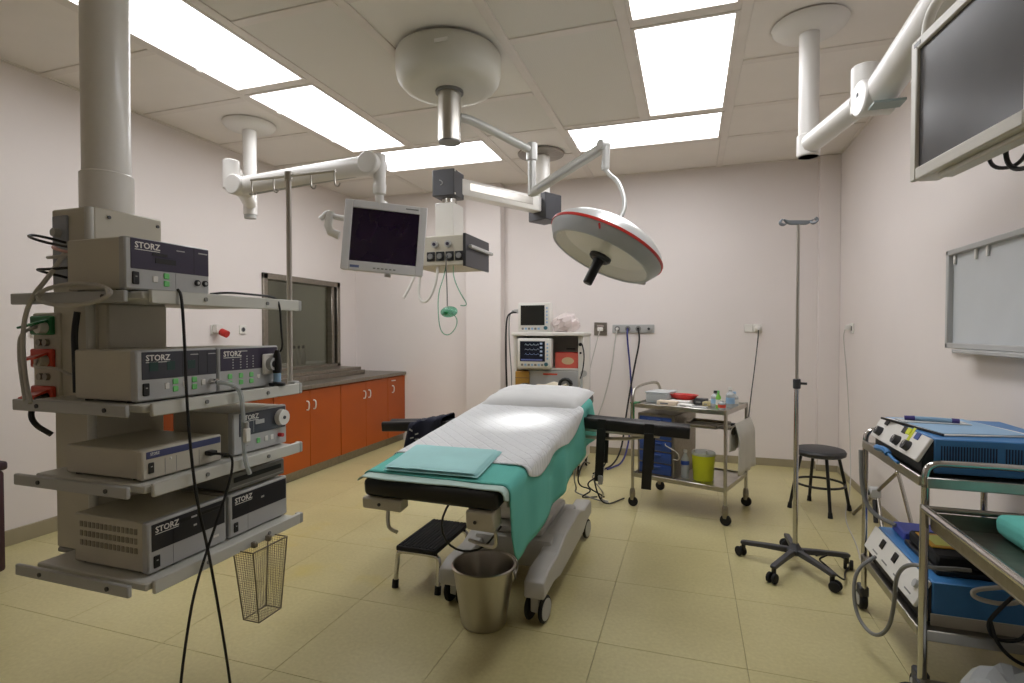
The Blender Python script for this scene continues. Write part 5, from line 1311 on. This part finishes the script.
def esu(nm, lab, x0, x1, y0, y1, z0, z1, lip):
    """unit with a sloping control panel that looks along -X"""
    t = thing(nm, lab, 'electrosurgical unit', ((x0 + x1) / 2, (y0 + y1) / 2, z0))
    MXZ = Matrix(((1, 0, 0, 0), (0, 0, -1, 0), (0, 1, 0, 0), (0, 0, 0, 1)))     # polygon in x,z extruded along -y
    h = z1 - z0
    hs = ob('housing', MB().prism([(x0 + .045, z0 + .012), (x1, z0 + .012), (x1, z1), (x0 + .045, z1)], -y1, -y0, MXZ, .004), BLUE, t)
    ob('panel_base', MB().prism([(x0 + .008, z0 + .012), (x0 + .044, z0 + .012), (x0 + .044, z1 - .004), (x0 + .038, z1 - .004), (x0 + .008, z0 + h * .35)], -y1 + .003, -y0 - .003, MXZ), BLACK, t)
    n0, n1 = Vector((x0 - .012, 0, z0 + h * .38)), Vector((x0 + .034, 0, z1))
    d = (n1 - n0); ln = d.length; d.normalize(); nr = Vector((-d.z, 0, d.x))
    PM = Matrix(((0, d.x, nr.x, n0.x), (-1, 0, 0, y1), (0, d.z, nr.z, n0.z), (0, 0, 0, 1)))   # u: -y, v: up the slope, n: outwards
    pn = ob('control_panel', MB().box((0, 0, -.012), (y1 - y0, ln, .002), .003, M=PM), WHITE, t)
    for x in (x0 + .06, x1 - .04):
        for y in (y0 + .04, y1 - .04): ob('foot', Cy((x, y, z0), (x, y, z0 + .013), .014, n=10), BLACK, t)
    return t, PM, y1 - y0, ln
t, PM, W_, ln = esu('electrosurgical_unit', 'blue electrosurgical unit with papers on top of the cart', .80, 1.27, 2.335, 2.86, .816, .955, 0)
for u, v in ((.09, .035), (.30, .035), (.41, .035)):
    k = ob('knob', MB().cyl((u, v, .002), (u, v, .024), .021, .018, n=18, M=PM), DGREY, t)
    ob('knob_pointer', MB().box((u - .002, v, .024), (u + .002, v + .015, .026), M=PM), WHITE, k)
for u, v, mm in ((.10, .085, BLACK), (.30, .085, BLACK), (.43, .085, BLUED), (.34, .088, YELLOW)):
    ob('indicator', MB().box((u - .02, v - .014, .002), (u + .02, v + .014, .005), .001, M=PM), mm, t)
ob('sticker', MB().box((.36, .05, .002), (.385, .11, .003), M=PM), YELLOW, t)
for k in range(2):
    for q in range(20):
        xx = .865 + k * .19 + q * .0085
        ob('vent_slot', B((xx, 2.3335, .86), (xx + .004, 2.337, .93)), mat('slot_dark_blue', (22, 48, 78), .6), t)
t = thing('cable_plug', 'crumpled blue cable plugs on the cart below the control panel', 'plug', (.80, 2.62, .83))
ob('plug_body', MB().tube([(.775, 2.58, .842), (.77, 2.60, .855), (.765, 2.68, .845), (.775, 2.72, .84)], .013, 8, 1), BLUE, t); ob('lead', Tu([(.775, 2.58, .842), (.77, 2.5, .836), (.77, 2.45, .834)], .006, 8, 1), BLUE, t)
t = thing('document_folder', 'open pale folder lying on the blue electrosurgical unit', 'folder', (1.02, 2.62, .956))
ob('cover', MB().box((-.17, -.20, 0), (.15, .20, .006), .002, M=Matrix.Translation((0, 0, 0)) @ Matrix.Rotation(R(12), 4, 'Z')), PAPER, t, True)
ob('sheet', MB().box((-.155, -.19, .0065), (.13, .18, .009), .001, M=Matrix.Rotation(R(9), 4, 'Z')), LBLUE, t, True)
ob('spine', MB().box((-.178, -.20, 0), (-.17, .20, .009), .001, M=Matrix.Rotation(R(12), 4, 'Z')), BLACK, t, True)
t = thing('handpiece_pouch', 'clear pouch with blue handpiece lying on the folder', 'pouch', (.96, 2.68, .966))
t.scale = (.7, .7, .7)
ob('handpiece', MB().tube([(-.12, .03, .014), (.0, .0, .016), (.11, -.02, .014)], .014, 10, 0), LBLUE, t, True)
ob('handpiece_tip', MB().tube([(-.13, .032, .013), (-.08, .02, .016)], .0155, 10, 0), mat('violet_tip', (70, 60, 130), .4), t, True)
ob('handpiece_end', MB().tube([(.09, -.017, .015), (.125, -.024, .014)], .0155, 10, 0), mat('violet_tip', (70, 60, 130)), t, True)
mb = MB(); mb.box((-.17, -.07, 0), (.17, .07, .004), .001)
ob('pouch', mb, CLEAR, t, True)

t, PM, W_, ln = esu('smoke_evacuator', 'lower blue unit with beige control panel on the bottom cart shelf', .80, 1.27, 2.335, 2.93, .271, .43, 0)
for u, v in ((.16, .075), (.31, .075)):
    ob('switch', MB().box((u - .02, v - .02, .002), (u + .02, v + .02, .007), .002, M=PM), BLACK, t)
for u in (.10, .22, .36, .48):
    ob('label_strip', MB().box((u, .02, .002), (u + .06, .026, .003), M=PM), MGREY, t)
ob('corner_knob', MB().cyl((W_ - .05, .07, .002), (W_ - .05, .07, .014), .016, n=16, M=PM), LGREY, t)
ob('base_trim', B((.84, 2.331, .271), (1.272, 2.335, .315), .001), BEIGE, t)
t = thing('foot_pedal', 'flat black double foot pedal resting on the lower blue unit', 'foot pedal', (.98, 2.55, .43))
ob('base_plate', B((.88, 2.40, .431), (1.12, 2.72, .452), .004), BLACK, t)
for y in (2.42, 2.565):
    ob('pedal', B((.89, y, .452), (1.11, y + .135, .50), .008), RUBBER, t)
t = thing('instruction_card', 'yellow and orange card lying on the foot pedal', 'card', (.98, 2.58, .501))
ob('card', B((.90, 2.5, .501), (1.08, 2.66, .505), .001), mat('orange_card', (214, 158, 40), .6), t); ob('card_print', B((.92, 2.52, .505), (1.0, 2.64, .5058)), YELLOW, t)
solo('blue_wrap', MB().box((.89, 2.75, .431), (1.05, 2.90, .47), .006), mat('violet_blue_wrap', (70, 84, 176), .6), 'folded violet blue wrap beside the foot pedal', 'wrap', (.97, 2.82, .431))

# folded tube stand behind the cart
t = thing('folded_stand', 'folded metal tube stand leaning by the right wall behind the cart', 'stand', (1.18, 4.1, 0))
ob('leg', Tu([(1.14, 4.50, .012), (1.22, 3.884, .478)], .011, 10, 0), DSTEEL, t)
ob('leg', Tu([(1.22, 3.884, .478), (1.25, 3.744, .196), (1.27, 3.65, .012)], .011, 10, 0), CHROME, t)
ob('leg', Tu([(1.30, 4.45, .012), (1.19, 4.15, .26), (1.16, 3.95, .10), (1.14, 3.85, .012)], .011, 10, 0), DSTEEL, t)
ob('apex_joint', MB().ell((1.22, 3.884, .478), (.016, .016, .016)), CHROME, t)
ob('clamp', B((1.14, 4.12, .235), (1.205, 4.19, .305), .01), LGREY, t)
ob('clamp_knob', Cy((1.14, 4.15, .27), (1.10, 4.13, .27), .018, n=12), DGREY, t)
ob('rubber_tip', Tu([(1.165, 4.12, .23), (1.155, 4.05, .10)], .014, 8, 0), BLACK, t)

# ---------------------------------------------------------------- near right cart
t = thing('steel_cart', 'lower steel tray cart holding green cloth beside the tall cart', 'cart', (1.02, 1.8, 0))
X0, X1, Y0, Y1 = .782, 1.26, 1.42, 2.235
for x in (X0, X1):
    for y in (Y0, Y1):
        ob('post', Tu([(x, y, .11), (x, y, .735)], .0135, 12, 0), CHROME, t)
        ob('caster', MB().box((x - .02, y - .03, .07), (x + .02, y + .03, .12), .006), DGREY, t)
        wl_ = ob('wheel', Cy((x - .036, y - .016, .048), (x - .030, y + .016, .048), .048, n=20, bev=.005), RUBBER, t)
        ob('hubcap', Cy((x - .0366, y - .020, .048), (x - .036, y - .016, .048), .034, n=16), LGREY, wl_)
for x in (X0, X1): ob('side_rail', Tu([(x, Y0, .725), (x, Y1, .725)], .0135, 12, 0), CHROME, t)
for y in (Y0, Y1): ob('end_rail', Tu([(X0, y, .725), (X1, y, .725)], .0105, 12, 0), DSTEEL, t)
ob('tray', B((X0 + .014, Y0 + .012, .655), (X1 - .014, Y1 - .012, .665), .003), DSTEEL, t)
for lo, hi in (((X0 + .014, Y0 + .012), (X0 + .018, Y1 - .012)), ((X1 - .018, Y0 + .012), (X1 - .014, Y1 - .012)), ((X0 + .018, Y0 + .012), (X1 - .018, Y0 + .016)), ((X0 + .018, Y1 - .016), (X1 - .018, Y1 - .012))):
    ob('tray_wall', B(lo + (.665,), hi + (.715,)), DSTEEL, t)
ob('bottom_shelf', B((X0 - .012, Y0, .11), (X1 + .012, Y1, .125), .003), DSTEEL, t)
mb = MB(); mb.box((-.135, -.26, 0), (.135, .26, .085), .03, 3)
bmesh.ops.subdivide_edges(mb.bm, edges=mb.bm.edges[:], cuts=3, use_grid_fill=True)
for v in mb.bm.verts:
    if v.co.z > .02: v.co.z += mnoise.noise(v.co * 9) * .02; v.co.x += mnoise.noise(v.co * 7 + Vector((4, 0, 0))) * .02
mb.bm.transform(Matrix.Translation((1.10, 1.93, .666)))
solo('green_cloth_bundle', mb, TEAL, 'soft teal cloth bundle lying in the cart tray', 'cloth', (1.10, 1.93, .666), ang=70)
mb = MB(); mb.ell((0, 0, 0), (.17, .19, .09), n=26)
for v in mb.bm.verts:
    v.co += Vector((1, 1, 1)) * (mnoise.noise(v.co * 16) * .035); v.co.z = max(.0, v.co.z + .05)
mb.bm.transform(Matrix.Translation((.99, 2.03, .126)))
solo('clear_wrapper', mb, CLEAR, 'crumpled clear plastic wrapper on the bottom cart shelf', 'wrapper', (.99, 2.03, .126), ang=15)
hose('unit_cable', [(.93, 2.262, .515), (.88, 2.262, .515), (.81, 2.257, .51), (.765, 2.33, .49), (.745, 2.38, .42), (.755, 2.42, .30), (.75, 2.46, .17), (.715, 2.52, .10), (.68, 2.62, .13), (.675, 2.66, .24), (.70, 2.68, .32), (.775, 2.72, .36)], .0075, MGREY, 'thick grey cable looping out from the cart towards the floor')
hose('unit_cable', [(.775, 2.95, .78), (.775, 2.93, .60), (.80, 2.9, .50), (.88, 2.82, .475)], .010, MGREY, 'grey cable running down the cart corner')
hose('coiled_lead', [(1.02, 2.262, .47), (.93, 2.258, .45), (.94, 2.258, .42), (1.03, 2.26, .41), (1.09, 2.262, .44), (1.07, 2.262, .48)], .008, CABLEG, 'pale grey lead coil hanging on the cart')
hose('unit_cable', [(1.06, 2.26, .46), (1.0, 2.24, .40), (.97, 2.25, .34), (1.0, 2.26, .28), (1.09, 2.26, .30), (1.10, 2.27, .40)], .006, BLACK, 'black cable loop hanging below the lower blue unit')
hose('unit_cable', [(.98, 2.25, .36), (1.0, 2.24, .27), (1.08, 2.24, .21), (1.2, 2.25, .24)], .006, BLACK, 'longer black cable loop below the lower blue unit')
hose('floor_cable', [(.70, 3.22, .16), (.66, 3.25, .12), (.70, 3.3, .08), (.78, 3.2, .03), (.82, 3.4, .008), (.9, 3.55, .008), (.82, 3.7, .008), (.72, 3.6, .008)], .005, BLACK, 'thin black cable curling on the floor beside the cart')
